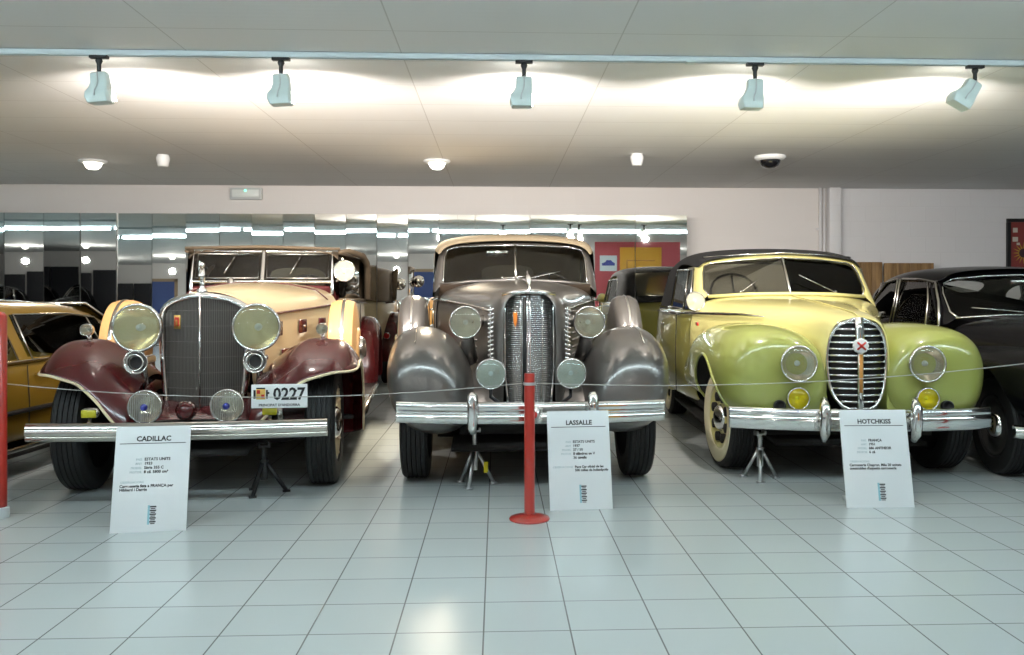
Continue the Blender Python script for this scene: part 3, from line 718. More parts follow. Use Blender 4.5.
def build_tourer():
    loc, rz = place(-2.135, 5.86, -.13)
    t = thing('classic_convertible', loc, rz, 'maroon and cream vintage convertible with tan cloth top and plate 0227', 'car', 'vintage cars facing the camera')
    # chassis, axle
    c = MB(); c.box((0, 2.0, .42), (.74, 4.8, .10)); c.box((0, 2.3, .52), (1.0, 3.8, .12)); c.tube([(-.74, 0, .36), (-.45, 0, .30), (.45, 0, .30), (.74, 0, .36)], .035, 8); c.tube([(-.74, 3.45, .38), (.74, 3.45, .38)], .05, 8)
    c.tube([(-.36, -.62, .44), (-.37, -.1, .38), (-.38, .5, .36)], .03, 8); c.tube([(.36, -.62, .44), (.37, -.1, .38), (.38, .5, .36)], .03, 8)
    c.build('chassis', DARK, t)
    for x, y in ((-.745, 0), (.745, 0), (-.745, 3.45), (.745, 3.45)):
        wheel(t, x, y, .395, .185, CREAM, CHROME, None, True)
    MB().box((0, 1.75, .235), (1.30, 2.5, .02)).box((0, 3.7, .235), (1.0, 1.2, .02)).box((0, .1, .27), (.62, 1.0, .03)).build('underbody_light_blocker', DARK, t)  # added plates that block light, to darken the floor under the car
    # hood
    HS = [(-.04, [(.262, .55), (.285, .90), (.285, 1.10), (.23, 1.20), (.12, 1.25), (0, 1.268)], [0, 0, 0, -.02, -.05, -.07]),
          (.6, [(.36, .55), (.385, .90), (.385, 1.125), (.325, 1.225), (.17, 1.285), (0, 1.305)]),
          (1.2, [(.47, .55), (.50, .90), (.50, 1.145), (.435, 1.25), (.22, 1.318), (0, 1.335)]),
          (1.75, [(.57, .50), (.61, .90), (.61, 1.165), (.535, 1.275), (.27, 1.338), (0, 1.352)]),
          (2.04, [(.62, .42), (.665, .90), (.665, 1.175), (.585, 1.285), (.30, 1.345), (0, 1.358)])]
    hood = MB().grid(arch(HS)).build('hood', CREAM, t, sub=2, solid=.012, off=-1)
    for s in (-1, 1):
        MB().tube([(s*(a[1][2][0]+.003), a[0], a[1][2][1]-.012) for a in HS]+[(s*.70, 2.5, 1.17), (s*.78, 3.2, 1.165), (s*.78, 4.0, 1.15)], [.017]*5+[.017]*3, 8, flat=.5).build('belt_trim', MAROON, t)
        MB().tube([(s*.60, 1.62, 1.20), (s*.50, 1.655, 1.282), (s*.27, 1.685, 1.332), (s*.0, 1.69, 1.348)], .006, 6).build('cowl_line', MAROON, hood)
        for y, z in ((.45, 1.0), (1.0, 1.0), (1.5, 1.0), (.62, .80), (1.0, .80)):
            x = .285+(.61-.285)*(y/1.75)+.004
            d = MB().box((s*x, y, z), (.014, .17, .105), rot=Matrix.Rotation(-s*math.atan(.185), 3, 'Z'))
            do = d.build('vent_door', MAROON, t, bevel=.006)
            MB().lathe([(0, .02), (.012, .015), (.012, 0)], (s*(x+.012), y-.05, z), (s, 0, 0), 10).build('vent_knob', CHROME, do)
    # radiator shell + V core
    def outl(k, inset):   # outline of the radiator face, right half bottom->top
        return [(.246-inset, .43+inset*.4), (.260-inset, .60), (.280-inset, .85), (.290-inset, 1.06), (.282-inset, 1.150-inset*.5), (.225-inset*.6, 1.205-inset), (.11, 1.240-inset), (0, 1.255-inset)]
    def vy(x): return -.075-.15*(1-abs(x)/.28)
    rows = []
    for ins, dy in ((0.0, .05), (-.006, .0), (0.004, -.022), (.028, -.028), (.040, -.006), (.042, .03)):
        half = outl(0, ins); rows.append([(x, vy(x)+dy, z) for x, z in mir(half)])
    MB().grid(rows).build('radiator_shell', CHROME, t, sub=1)
    # side returns of the shell
    core = MB(); half = outl(0, .040)
    rows = []
    NZ = 22
    for k in range(NZ+1):
        z = .44+(1.222-.44)*k/NZ
        # half width at this height
        hw = .0
        hf = outl(0, .036)
        for (xa, za), (xb, zb) in zip(hf[:-1], hf[1:]):
            if za <= z <= zb: hw = xa+(xb-xa)*(z-za)/max(1e-6, zb-za)
        if z < hf[0][1]: hw = hf[0][0]
        rows.append([(hw*u, vy(hw*u)+.012, z) for u in (-1, -.66, -.33, 0, .33, .66, 1)])
    g = core.grid(rows).build('radiator_core', pm('grille_core', (.13, .12, .11), .5, .5), t, smooth=False)
    bars = MB()
    for k in range(-24, 25):
        if k == 0: continue
        x = k*.0098; zt = 1.222-.05*abs(x/.25)**2
        hf = outl(0, .036)
        zt = 1.225-.018*(abs(x)/.1) if abs(x) < .2 else 1.175-(abs(x)-.2)*1.6
        bars.box((x, vy(x), (zt+.45)/2), (.0028, .010, zt-.45))
    bars.build('grille_bars', pm('grille_bar_metal', (.25, .235, .22), .4, .8), g, smooth=False)
    hb = MB()
    for k in range(7):
        z = .55+.098*k; hw = .245 if z > .7 else .225
        hb.tube([(-hw, vy(-hw)-.004, z), (0, vy(0)-.004, z), (hw, vy(hw)-.004, z)], .0014, 4)
    hb.build('cross_bars', pm('grille_cross_metal', (.33, .31, .29), .3, 1), g)
    MB().tube([(0, vy(0)-.008, .44), (0, vy(0)-.008, 1.235)], .006, 6).build('centre_rib', DCHROME, g)
    b = MB().box((-.155, vy(-.155)-.013, 1.065), (.052, .006, .088), rot=Matrix.Rotation(R(-28), 3, 'Z')); bo = b.build('radiator_badge', GOLDM, t, bevel=.004)
    MB().box((-.157, vy(-.155)-.018, 1.068), (.034, .004, .056), rot=Matrix.Rotation(R(-28), 3, 'Z')).build('badge_shield', REDEM, bo, bevel=.003)
    MB().box((-.1565, vy(-.155)-.021, 1.062), (.016, .004, .036), rot=Matrix.Rotation(R(-28), 3, 'Z')).build('badge_bar', GOLDM, bo, smooth=False)
    # ornament: winged figure
    o = MB(); o.lathe([(.0, 0), (.036, .0), (.03, .018), (.017, .028), (.014, .05), (.02, .058), (.012, .068)], (0, -.17, 1.252), n=18)
    o.tube([(0, -.17, 1.315), (0, -.185, 1.36), (0, -.165, 1.40)], [.014, .022, .013], 10); o.lathe([(0, -.016), (.013, -.008), (.016, .0), (.012, .012), (0, .017)], (0, -.17, 1.425), n=12)
    for s in (-1, 1): o.grid([[(s*.01, -.16, 1.37), (s*.02, -.10, 1.36)], [(s*.03, -.10, 1.42), (s*.03, -.06, 1.385)], [(s*.045, -.03, 1.435), (s*.04, -.01, 1.42)]])
    o.build('hood_ornament', CHROME, t)
    # apron between the fenders
    ap = MB().grid([[(x, -.42+.10*(1-abs(x)/.45), .445) for x in (-.45, -.22, 0, .22, .45)], [(x, -.36+.1*(1-abs(x)/.45), .50) for x in (-.45, -.22, 0, .22, .45)],
                    [(x, -.15, .56-.02*abs(x)) for x in (-.47, -.22, 0, .22, .47)], [(x, .02, .60) for x in (-.47, -.22, 0, .22, .47)]])
    ap.build('splash_apron', MAROON, t, sub=1, solid=.01)
    MB().lathe([(.0, .10), (.035, .095), (.055, .06), (.058, .02), (.055, 0)], (-.04, -.36, .535), (0, -1, 0), 24).build('crank_cover', MAROON, t)
    MB().lathe([(.052, 0), (.062, .01), (.052, .02)], (-.04, -.40, .535), (0, -1, 0), 24).build('crank_ring', CHROME, t)
    def a0(u):
        tab = [(0, 4), (.12, 12), (.3, 26), (.5, 35), (.75, 41), (.88, 45), (.95, 51), (1, 64)]
        for (ua, aa), (ub, ab) in zip(tab[:-1], tab[1:]):
            if ua <= u <= ub: return aa+(ab-aa)*(u-ua)/(ub-ua)
        return 46
    for s in (-1, 1):
        f = clam(t, 'front_fender', s, .34, .965, .02, .39, .560, a0, 196, MAROON, CREAMEDGE, n=15, m=19, drop=.12, crown=.028, flare=.20)
        # inner valance joining fender and frame
        iv = MB().grid([[(s*.35, -.50, .45), (s*.34, -.45, .54), (s*.33, -.3, .65), (s*.33, -.0, .72), (s*.34, .35, .64), (s*.36, .50, .45)],
                        [(s*.31, -.40, .45), (s*.30, -.35, .55), (s*.29, -.2, .60), (s*.31, .0, .62), (s*.36, .35, .60), (s*.42, .50, .45)]])
        iv.build('fender_valance', MAROON, t, sub=1, solid=.008)
        # running board
        rb = MB().box((s*.76, 1.72, .36), (.36, 2.4, .035)).build('running_board', BLKPL, t, bevel=.01)
        MB().tube([(s*.945, .52, .36), (s*.945, 2.93, .36)], .02, 8).build('board_edge', DCHROME, rb)
        sl = MB().grid([[(s*.60, .5, .55), (s*.63, 1.5, .55), (s*.68, 3.0, .55)], [(s*.62, .5, .38), (s*.63, 1.5, .38), (s*.68, 3.0, .38)]]); sl.build('sill_panel', MAROON, rb, solid=.01)
        clam(t, 'rear_fender', s, .60, .96, 3.47, .42, .60, lambda u: -6, 188, MAROON, None, n=9, m=17, drop=.09, crown=.02)
        rf = MB().grid([[(s*.66, 3.47-.6*math.cos(R(a)), .42+.58*math.sin(R(a))) for a in range(-6, 190, 14)], [(s*.66, 3.47-.3*math.cos(R(a)), .42+.25*math.sin(R(a))) for a in range(-6, 190, 14)]]).build('fender_liner', DARK, t)
        # spare wheel in cream cover
        sp = MB().lathe([(0, -.10), (.30, -.10), (.355, -.085), (.37, -.04), (.37, .04), (.355, .085), (.30, .10), (.16, .105), (.15, .12), (0, .125)], (s*.79, .93, .83), (s, 0, 0), 44).build('spare_wheel_cover', TANCOVER, t, ang=50)
        MB().lathe([(.372, -.012), (.378, 0), (.372, .012)], (s*.80, .93, .83), (s, 0, 0), 44).build('cover_band', DCHROME, sp)
        MB().lathe([(0, .16), (.06, .155), (.085, .13), (.09, .115)], (s*.80, .93, .83), (s, 0, 0), 24).build('hub_boss', CHROME, sp)
        # fender lamp
        pl_ = lamp(t, 'parking_lamp', s*.73, -.06, 1.015, .038, .10, CHROME, LENS, REFL)
        MB().tube([(s*.73, -.02, .985), (s*.73, -.0, .93)], [.012, .022], 8).build('lamp_foot', CHROME, pl_)
        # headlamps on their bar
        hl = lamp(t, 'headlight', s*.355, -.30, 1.035, .148, .24, CHROME, LENS, pm('amber_reflector', (.92, .84, .60), .16, .8))
        MB().tube([(s*.368, -.22, .90), (s*.35, -.16, .74), (s*.34, -.1, .55)], [.028, .02, .026], 10).build('lamp_post', DCHROME, hl)
        hn = MB().lathe([(.028, -.34), (.026, -.14), (.035, -.07), (.055, -.025), (.070, 0), (.073, .004), (.066, .0), (.045, -.03), (.03, -.07), (.022, -.13), (.0, -.14)], (s*.352, -.34, .825), (0, -1, 0), 28).build('horn', CHROME, t)
        MB().lathe([(.036, -.015), (.03, -.02), (.0, -.012)], (s*.352, -.34, .825), (0, -1, 0), 20).build('horn_throat', BLKPL, hn)
        MB().lathe([(.044, .006), (.050, .012), (.053, .004)], (s*.352, -.35, .825), (0, -1, 0), 24).build('horn_ring', CHROME, hn)
        dl = lamp(t, 'driving_lamp', s*.232, -.56, .580, .098, .10, CHROME, LENS, REFL, boss=BLUEEM)
        MB().tube([(s*.232, -.52, .50), (s*.24, -.55, .45)], .016, 8).build('lamp_bracket', DCHROME, dl)
        fr = MB()
        for k in range(-8, 9):
            x = k*.0105; h_ = math.sqrt(max(0, .088**2-x*x))
            fr.box((s*.232+x, -.583, .580), (.0028, .004, 2*h_))
        fr.build('lens_ribs', lensmat('rib_glass', (.9, .9, .88), (.75, .76, .74), .5), dl, smooth=False)
        fg = MB().box((s*.48-.06*(s < 0), -.55, .548), (.10, .05, .058)); fo = fg.build('fog_lamp', DCHROME, t, bevel=.022)
        MB().box((s*.48-.06*(s < 0), -.577, .546), (.084, .012, .046)).build('lens', pm('fog_yellow', (.50, .47, .02), .15, 0, 1, emit=None), fo, bevel=.01)
        MB().tube([(s*.48-.06*(s < 0), -.55, .52), (s*.48-.06*(s < 0), -.6, .46)], .012, 8).build('lamp_bracket', DCHROME, fo)
    bp = bumper(t, .828, -.75, .05, .462, .053, DCHROME, True)
    bar = MB().tube([(-.36, -.20, .98), (-.2, -.12, .90), (.2, -.12, .90), (.36, -.20, .98)], .016, 8); 
    # licence plate
    px_, pz_, py_ = .555, .648, -.70
    lp = MB().box((px_, py_, pz_), (.318, .008, .138)).build('license_plate', WHITE, t, bevel=.006)
    text_mb('0227', .098, INK, 'plate_digits', lp, (px_+.055, py_-.0052, pz_-.020), (R(90), 0, 0), 'CENTER', .0008, .92, .0026)
    text_mb('·', .09, INK, 'plate_dot', lp, (px_-.062, py_-.0052, pz_-.012), (R(90), 0, 0), 'CENTER', .0008, 1, .001)
    text_mb('·', .09, INK, 'plate_dot', lp, (px_+.093, py_-.0052, pz_-.000), (R(90), 0, 0), 'CENTER', .0008, 1, .001)
    text_mb("PRINCIPAT D'ANDORRA", .0200, INK, 'plate_words', lp, (px_, py_-.0052, pz_-.058), (R(90), 0, 0), 'CENTER', .0006, 1.06, .0006)
    cr_ = MB().box((px_-.105, py_-.006, pz_+.012), (.052, .003, .060)).build('plate_crest', GOLDM, lp, bevel=.003)
    q = MB()
    for dx, dz in ((-.012, .014), (.012, -.012)): q.box((px_-.105+dx, py_-.0085, pz_+.012+dz), (.018, .002, .022))
    q.build('crest_red', REDEM, cr_, smooth=False)
    q = MB().box((px_-.14, py_-.0062, pz_+.012), (.012, .003, .05)).box((px_-.07, py_-.0062, pz_+.012), (.010, .003, .05)).box((px_-.105, py_-.0062, pz_+.046), (.05, .003, .008)); q.build('crest_supporters', INK, cr_, smooth=False)
    MB().box((px_, py_+.02, .56), (.028, .012, .15)).build('plate_bracket', DCHROME, lp)
    # body tub
    U = [(2.02, .665), (2.4, .71), (3.0, .765), (3.6, .785), (4.1, .76), (4.4, .66), (4.55, .50)]
    rows = []
    for y, hw in U:
        zt = 1.175; zb = .50 if y < 4.2 else .50+.25*(y-4.2)
        half = [(hw-.02, zt), (hw, zt-.02), (hw+.005, .98), (hw-.01, .75), (hw-.04, zb+.05), (hw-.12, zb), (0, zb)]
        rows.append([(x, y, z) for x, z in mir(half)])
    MB().grid(rows, False, False, (), False, True).build('body', CREAM, t, sub=2, solid=.02, off=-1)
    for s in (-1, 1):
        for y in (2.12, 3.02):
            MB().tube([(s*(.69 if y < 2.5 else .777), y, .58), (s*(.695 if y < 2.5 else .78), y, 1.15)], .004, 5).build('door_gap', DARK, t)
        MB().tube([(s*.72, 2.28, 1.06), (s*.75, 2.28, 1.06), (s*.755, 2.40, 1.06)], .009, 8).build('door_handle', CHROME, t)
        MB().tube([(s*.665, 2.05, 1.185), (s*.71, 2.4, 1.187), (s*.765, 3.0, 1.187), (s*.785, 3.6, 1.185)], .012, 8).build('door_rail', CHROME, t)
    MB().grid([[(-.60, 2.06, 1.31), (0, 2.06, 1.34), (.60, 2.06, 1.31)], [(-.62, 2.16, 1.24), (0, 2.16, 1.24), (.62, 2.16, 1.24)], [(-.62, 2.18, .9), (0, 2.18, .9), (.62, 2.18, .9)]]).build('dashboard', LEATHR, t, solid=.02)
    bench(t, 2.55, .62, .68, LEATHR, .56); bench(t, 3.45, .62, .68, LEATHR, .58)
    steering(t, .33, 2.38, 1.25, .21)
    # windshield
    yb, yt, zb, zt, hb_, ht_ = 2.03, 2.13, 1.355, 1.628, .598, .592
    fr = MB()
    fr.tube([(-hb_, yb, zb-.11), (-hb_, yb, zb), (-ht_, yt, zt), (ht_, yt, zt), (hb_, yb, zb), (hb_, yb, zb-.11)], .017, 10)
    fr.tube([(-hb_, yb, zb), (hb_, yb, zb)], .017, 10); fr.tube([(0, yb-.005, zb), (0, yt-.005, zt)], .022, 10)
    w_ = fr.build('windshield_frame', CHROME, t, ang=40)
    inn = MB()
    for s in (-1, 1):
        inn.tube([(s*.035, yb, zb+.03), (s*.035, yt-.012, zt-.028), (s*(ht_-.035), yt-.012, zt-.028), (s*(hb_-.035), yb, zb+.03)], .010, 8, True)
    inn.build('glass_frame', DCHROME, w_)
    for s in (-1, 1):
        pane(w_, [(s*.02, yb, zb), (s*hb_, yb, zb), (s*ht_, yt, zt), (s*.02, yt, zt)], WGLASS, 'windshield_glass')
        wiper(w_, (s*.28+.06, yt-.03, zt-.01), (s*.28-.02, yb+.0, zb+.11))
    MB().lathe([(0, .045), (.02, .04), (.03, .02), (.034, 0)], (-.26, 2.0, 1.345), (0, 0, 1), 16).build('cowl_cap', CHROME, t)
    # wind wings + spot lamp
    for s in (-1, 1):
        for pp in ((s*.625, 2.05, 1.27),):
            MB().tube([(s*.685, 2.07, 1.20), (s*.695, 2.06, 1.12), (s*.70, 2.05, 1.07)], [.010, .013, .008], 8).build('hinge_bracket', CHROME, t)
    so = lamp(t, 'spot_lamp', .705, 2.02, 1.452, .095, .12, CHROME, LENS, REFL)
    MB().tube([(.63, 2.05, 1.36), (.68, 2.08, 1.40), (.70, 2.1, 1.44)], .012, 8).build('lamp_bracket', CHROME, so)
    # cloth top with side openings
    T = [(2.09, .655, 1.655, .0), (2.3, .70, 1.675, .0), (2.9, .775, 1.69, 0), (3.5, .80, 1.685, 0), (3.95, .79, 1.65, 0), (4.3, .72, 1.55, 0), (4.5, .66, 1.30, 0), (4.53, .63, 1.16, 0)]
    rows = []
    for y, hw, zt_, q_ in T:
        zbm = 1.16
        e = min(1, max(0, (zt_-1.16)))
        half = [(hw, zbm), (hw*.995, zbm+e*.16), (hw*.98, zbm+e*.78), (hw*.955, zbm+e*.87), (hw*.80, zbm+e*.955), (hw*.45, zbm+e*.995), (0, zt_)]
        rows.append([(x, y, z) for x, z in mir(half)])
    nn = len(rows[0]); sk = set()
    for j in (0, 1, 2):
        for i in (0, 1): sk.add((j, i)); sk.add((j, nn-2-i))
    for i in (5, 6): sk.add((5, i))
    MB().grid(rows, False, False, sk).build('cloth_top', TANCLOTH, t, sub=2, solid=.014, off=-1)
    r5, r6 = rows[5], rows[6]
    pane(t, [r5[5], r5[6], r5[7], r6[7], r6[6], r6[5]], CELL, 'rear_window')
    MB().tube([(-.66, 2.085, 1.648), (0, 2.085, 1.665), (.66, 2.085, 1.648)], .020, 10, flat=.7).build('top_header', TANCLOTH, t)
    # dark side curtain panes and trims
    SC = glass('side_curtain_pane', (.10, .10, .10), 2.2, .02)
    for s in (-1, 1):
        c = MB().grid([[(s*.655, 2.10, 1.19), (s*.69, 2.4, 1.19), (s*.765, 3.0, 1.19), (s*.79, 3.45, 1.19)], [(s*.645, 2.12, 1.60), (s*.69, 2.4, 1.60), (s*.765, 3.0, 1.60), (s*.785, 3.45, 1.60)]])
        c.build('side_curtain', SC, t, solid=.004)
        bdr = MB(); bdr.tube([(s*.655, 2.10, 1.195), (s*.70, 2.40, 1.195), (s*.775, 3.0, 1.195), (s*.795, 3.5, 1.19)], .013, 8); bdr.build('curtain_piping', TANCLOTH, t)
    for s in (-1, 1):
        MB().tube([(s*.655, 2.11, 1.625), (s*.715, 2.45, 1.645), (s*.795, 3.1, 1.63), (s*.818, 3.4, 1.57), (s*.825, 3.5, 1.44), (s*.822, 3.52, 1.20)], [.018, .026, .034, .036, .036, .032], 10).build('curtain_border', TANCLOTH, t)
    # trunk / rear bumper / tail lamps (seen in the mirrors)
    MB().box((0, 4.72, .86), (1.0, .34, .52)).build('luggage_trunk', MAROON, t, bevel=.04)
    MB().grid(bumper_rows(.82, 4.98, -.08, .46, .05, [(0, 1), (.02, .5), (.02, -.5), (0, -1), (-.012, -1), (-.012, 1)]), True, False, (), True, True).build('rear_bumper', DCHROME, t)
    for s in (-1, 1): lamp(t, 'tail_lamp', s*.80, 4.12, .70, .045, .09, CHROME, pm('tail_red', (.4, .01, .01), .2), REFL, d=(0, 1, 0))
    return t
build_tourer()
# ================================================================== CAR 2: grey saloon with the tall narrow grille
def build_grey():
    loc, rz = place(-.070, 6.18, -.064)
    t = thing('vintage_saloon', loc, rz, 'metallic grey vintage saloon with tall chrome grille, bulbous fenders and tan roof', 'car', 'vintage cars facing the camera')
    c = MB(); c.box((0, 2.0, .40), (.9, 4.6, .14)); c.box((0, 2.4, .36), (1.2, 3.6, .10)); c.tube([(-.74, 0, .36), (.74, 0, .36)], .04, 8); c.tube([(-.74, 3.15, .36), (.74, 3.15, .36)], .05, 8); c.build('chassis', DARK, t)
    for x, y in ((-.745, 0), (.745, 0), (-.745, 3.15), (.745, 3.15)): wheel(t, x, y, .365, .185, GREY, CHROME)
    MB().box((0, 1.55, .225), (1.24, 2.4, .02)).box((0, 3.6, .225), (1.1, 1.5, .02)).box((0, .05, .25), (1.0, .9, .03)).build('underbody_light_blocker', DARK, t)  # plates added low down to keep bounced light off the floor
    HS = [(-.455, [(.160, .44), (.168, .80), (.168, 1.08), (.160, 1.19), (.10, 1.250), (0, 1.268)], [.04, .02, .02, .03, .03, .03]),
          (-.37, [(.240, .44), (.248, .80), (.245, 1.10), (.22, 1.215), (.12, 1.275), (0, 1.293)]),
          (0, [(.29, .44), (.30, .80), (.295, 1.12), (.25, 1.235), (.13, 1.295), (0, 1.312)]),
          (.5, [(.40, .45), (.42, .85), (.42, 1.15), (.36, 1.262), (.18, 1.322), (0, 1.338)]),
          (1.1, [(.54, .45), (.57, .85), (.57, 1.17), (.50, 1.285), (.25, 1.348), (0, 1.362)]),
          (1.7, [(.66, .45), (.70, .85), (.70, 1.185), (.63, 1.295), (.31, 1.362), (0, 1.378)])]
    hood = MB().grid(arch(HS)).build('hood', GREY, t, sub=2, solid=.012, off=-1)
    MB().tube([(0, a[0], a[1][5][1]+.004) for a in HS], .007, 6).build('centre_moulding', CHROME, hood)
    o = MB(); o.tube([(0, -.36, 1.29), (0, -.33, 1.335), (0, -.22, 1.362), (0, -.06, 1.36)], [.010, .017, .014, .005], 10); o.tube([(0, -.30, 1.29), (0, -.28, 1.34)], .010, 8)
    o.grid([[(-.005, -.28, 1.33), (.005, -.28, 1.33)], [(-.004, -.14, 1.40), (.004, -.14, 1.40)], [(-.003, -.02, 1.385), (.003, -.02, 1.385)]]); o.build('hood_ornament', CHROME, t)
    for s in (-1, 1):
        MB().tube([(s*(.263+.0), -.33, 1.135), (s*.30, 0, 1.145), (s*.424, .5, 1.165), (s*.575, 1.1, 1.185), (s*.705, 1.7, 1.20)], .009, 8).build('hood_seam_trim', DCHROME, hood)
        # vertical row of chrome fins beside the grille
        fn = MB(); fn.tube([(s*.247, -.37, .66), (s*.250, -.365, 1.16)], .006, 6)
        for k in range(13):
            z = .80+.0285*k
            fn.box((s*.247, -.385, z), (.040, .045, .013), rot=Matrix.Rotation(R(22)*s, 3, 'Y'))
        fn.build('hood_fins', CHROME, t, bevel=.003)
        lv = MB()
        for k in range(9): lv.tube([(s*(.335+.010*k*0), .16, .72+.05*k), (s*.45, .62, .72+.05*k)], .011, 6)
        lv.build('side_louvres', GREY, t)
    # grille
    def gy(x): return -.475+.10*(abs(x)/.17)**2+.0
    ghw = lambda z: .158 if z > .75 else .158-.03*(.75-z)/.3
    rows = []
    for k in range(12):
        z = .46+(1.235-.46)*k/11; h_ = ghw(z); tl = .06*max(0, (z-.9)/.35)**2
        rows.append([(h_*u, gy(h_*u)+.02+tl, z) for u in (-1, -.75, -.5, -.25, 0, .25, .5, .75, 1)])
    gb = MB().grid(rows).build('grille', pm('grille_back', (.16, .17, .18), .4, .6), t)
    hb = MB()
    for k in range(60):
        z = .47+(1.228-.47)*k/59; h_ = ghw(z); tl = .06*max(0, (z-.9)/.35)**2
        hb.tube([(h_*u, gy(h_*u)+tl, z) for u in (-1, -.66, -.33, 0, .33, .66, 1)], .0042, 5)
    hb.build('horizontal_bars', CHROME, gb)
    vb = MB()
    for u, r_ in ((-1, .009), (-.36, .004), (-.12, .004), (.0, .008), (.5, .004), (1, .009)):
        vb.tube([(ghw(z)*u, gy(ghw(z)*u)-.006+.06*max(0, (z-.9)/.35)**2, z) for z in (.46, .6, .75, .9, 1.05, 1.15, 1.232)], r_, 6)
    vb.build('vertical_ribs', CHROME, gb)
    dk = MB(); dk.box((-.035, gy(0)-.001, .86), (.022, .012, .72)); dk.build('centre_channel', BLKPL, gb)
    cp = MB().tube([(ghw(1.23)*u, gy(ghw(1.23)*u)+.035, 1.238+.02*(1-u*u)) for u in (-1.05, -.66, -.33, 0, .33, .66, 1.05)], .016, 8); cp.build('grille_cap', CHROME, gb)
    bd = MB().add([(-.105, gy(-.1)-.010+.03, 1.125), (-.080, gy(-.1)-.016+.03, 1.125), (-.082, gy(-.1)-.012, 1.06), (-.0925, gy(-.1)-.012, 1.03), (-.103, gy(-.1)-.010, 1.06)], [(0, 1, 2, 3, 4)])
    bd.build('grille_badge', ORANGE, gb, solid=.006, smooth=False)
    # fenders
    for s in (-1, 1):
        secs = [(-.66, .63, .60, .10, .13), (-.62, .635, .61, .20, .24), (-.52, .635, .62, .252, .32), (-.34, .633, .63, .280, .372), (-.08, .635, .64, .290, .395), (.2, .655, .635, .295, .39), (.5, .665, .60, .28, .34), (.8, .69, .53, .25, .26), (1.1, .72, .45, .20, .16), (1.38, .75, .39, .17, .06)]
        rows = [ring(y, cx, cz, hw, hh, 18, 2.25, shear=.16, fl=.80) for y, cx, cz, hw, hh in secs]
        fo = MB().grid(flip(rows, s), True, False, (), True, True).build('front_fender', GREY, t, sub=2)
        MB().tube([(s*(.65+.16*hh_*1.0+.02), y-.0, cz+hh_*.985) for y, cx, cz, hw_, hh_ in secs[2:8]], .0022, 5).build('fender_crease', DCHROME, fo)
        # catwalk between fender and grille
        MB().grid([[(s*.20, -.42, .46), (s*.30, -.42, .45), (s*.45, -.46, .44)], [(s*.205, -.36, .60), (s*.32, -.34, .57), (s*.47, -.40, .60)], [(s*.23, -.12, .72), (s*.34, -.10, .68), (s*.48, -.15, .74)], [(s*.30, .3, .80), (s*.40, .3, .74), (s*.5, .3, .76)], [(s*.5, .9, .8), (s*.55, .9, .7), (s*.6, .9, .6)]]).build('catwalk', GREY, t, sub=1, solid=.01)
        sp = MB().lathe([(0, -.10), (.28, -.105), (.345, -.09), (.37, -.045), (.372, 0), (.37, .045), (.345, .09), (.28, .105), (.12, .115), (0, .118)], (s*.835, .98, .862), (s, 0, 0), 44).build('spare_wheel_cover', GREY, t)
        MB().lathe([(.374, -.008), (.379, 0), (.374, .008)], (s*.835, .98, .862), (s, 0, 0), 44).build('cover_band', CHROME, sp)
        MB().lathe([(0, .15), (.06, .145), (.08, .12)], (s*.835, .98, .862), (s, 0, 0), 20).build('hub_boss', CHROME, sp)
        hl = lamp(t, 'headlight', s*.412, -.20, 1.055, .107, .26, GREY, LENS, REFL)
        MB().tube([(s*.38, -.06, 1.06), (s*.28, .0, 1.06)], [.035, .045], 10).build('lamp_arm', CHROME, hl)
        MB().tube([(s*.40, -.12, .96), (s*.40, .02, .80)], [.04, .07], 10).build('lamp_fairing', GREY, hl)
        fl_ = lamp(t, 'fog_lamp', s*.250, -.60, .748, .094, .11, CHROME, lensmat('fog_ribbed_glass', (.85, .92, .90), (.55, .62, .60), .25), REFL)
        MB().tube([(s*.25, -.55, .66), (s*.25, -.55, .60), (s*.19, -.58, .56)], .012, 8).build('lamp_bracket', BLKPL, fl_)
        clamr = [(2.45, .74, .40, .12, .10), (2.6, .76, .52, .18, .24), (2.85, .77, .58, .20, .34), (3.15, .77, .60, .20, .37), (3.5, .76, .56, .19, .33), (3.85, .73, .48, .16, .24), (4.1, .70, .42, .10, .12)]
        MB().grid(flip([ring(*q, n=16, e=2.3) for q in clamr], s), True, False, (), True, True).build('rear_fender', GREY, t, sub=2)
        MB().box((s*.80, 1.9, .335), (.26, 1.5, .04)).build('running_board', BLKPL, t, bevel=.012)
    # bumper
    bp = MB().grid(bumper_rows(.825, -.74, .11, .523, .068, [(.0, 1), (-.02, .9), (-.032, .55), (-.022, .22), (-.012, .12), (-.012, .0), (-.03, -.12), (-.036, -.5), (-.024, -.9), (0, -1), (.012, -.9), (.012, .9)], 17), True, False, (), True, True).build('front_bumper', CHROME, t, ang=60)
    for s in (-1, 1):
        MB().tube([(s*.362, -.775, .41), (s*.362, -.795, .44), (s*.362, -.80, .56), (s*.362, -.795, .625), (s*.362, -.785, .645)], [.016, .030, .034, .033, .024], 12).build('bumper_guard', CHROME, bp)
        MB().tube([(s*.36, -.70, .52), (s*.36, -.3, .44), (s*.38, .3, .40)], .03, 8).build('bumper_bracket', DARK, bp)
    md = MB().lathe([(0, .03), (.03, .026), (.045, .012), (.05, 0)], (0, -.768, .518), (0, -1, 0), 24).build('bumper_medallion', CHROME, bp)
    MB().lathe([(0, .034), (.022, .032), (.026, .024)], (0, -.770, .518), (0, -1, 0), 20).build('medallion_centre', REDEM, md)
    # body
    U = [(1.66, .70), (2.1, .735), (2.8, .75), (3.4, .74), (3.9, .70), (4.25, .58), (4.45, .38)]
    rows = []
    for y, hw in U:
        zt = 1.215 if y < 3.6 else 1.215-.30*(y-3.6)
        half = [(hw-.025, zt+.02), (hw-.005, zt), (hw+.01, 1.05), (hw, .75), (hw-.03, .45), (hw-.12, .40), (0, .40)]
        rows.append([(x, y, z) for x, z in mir(half)])
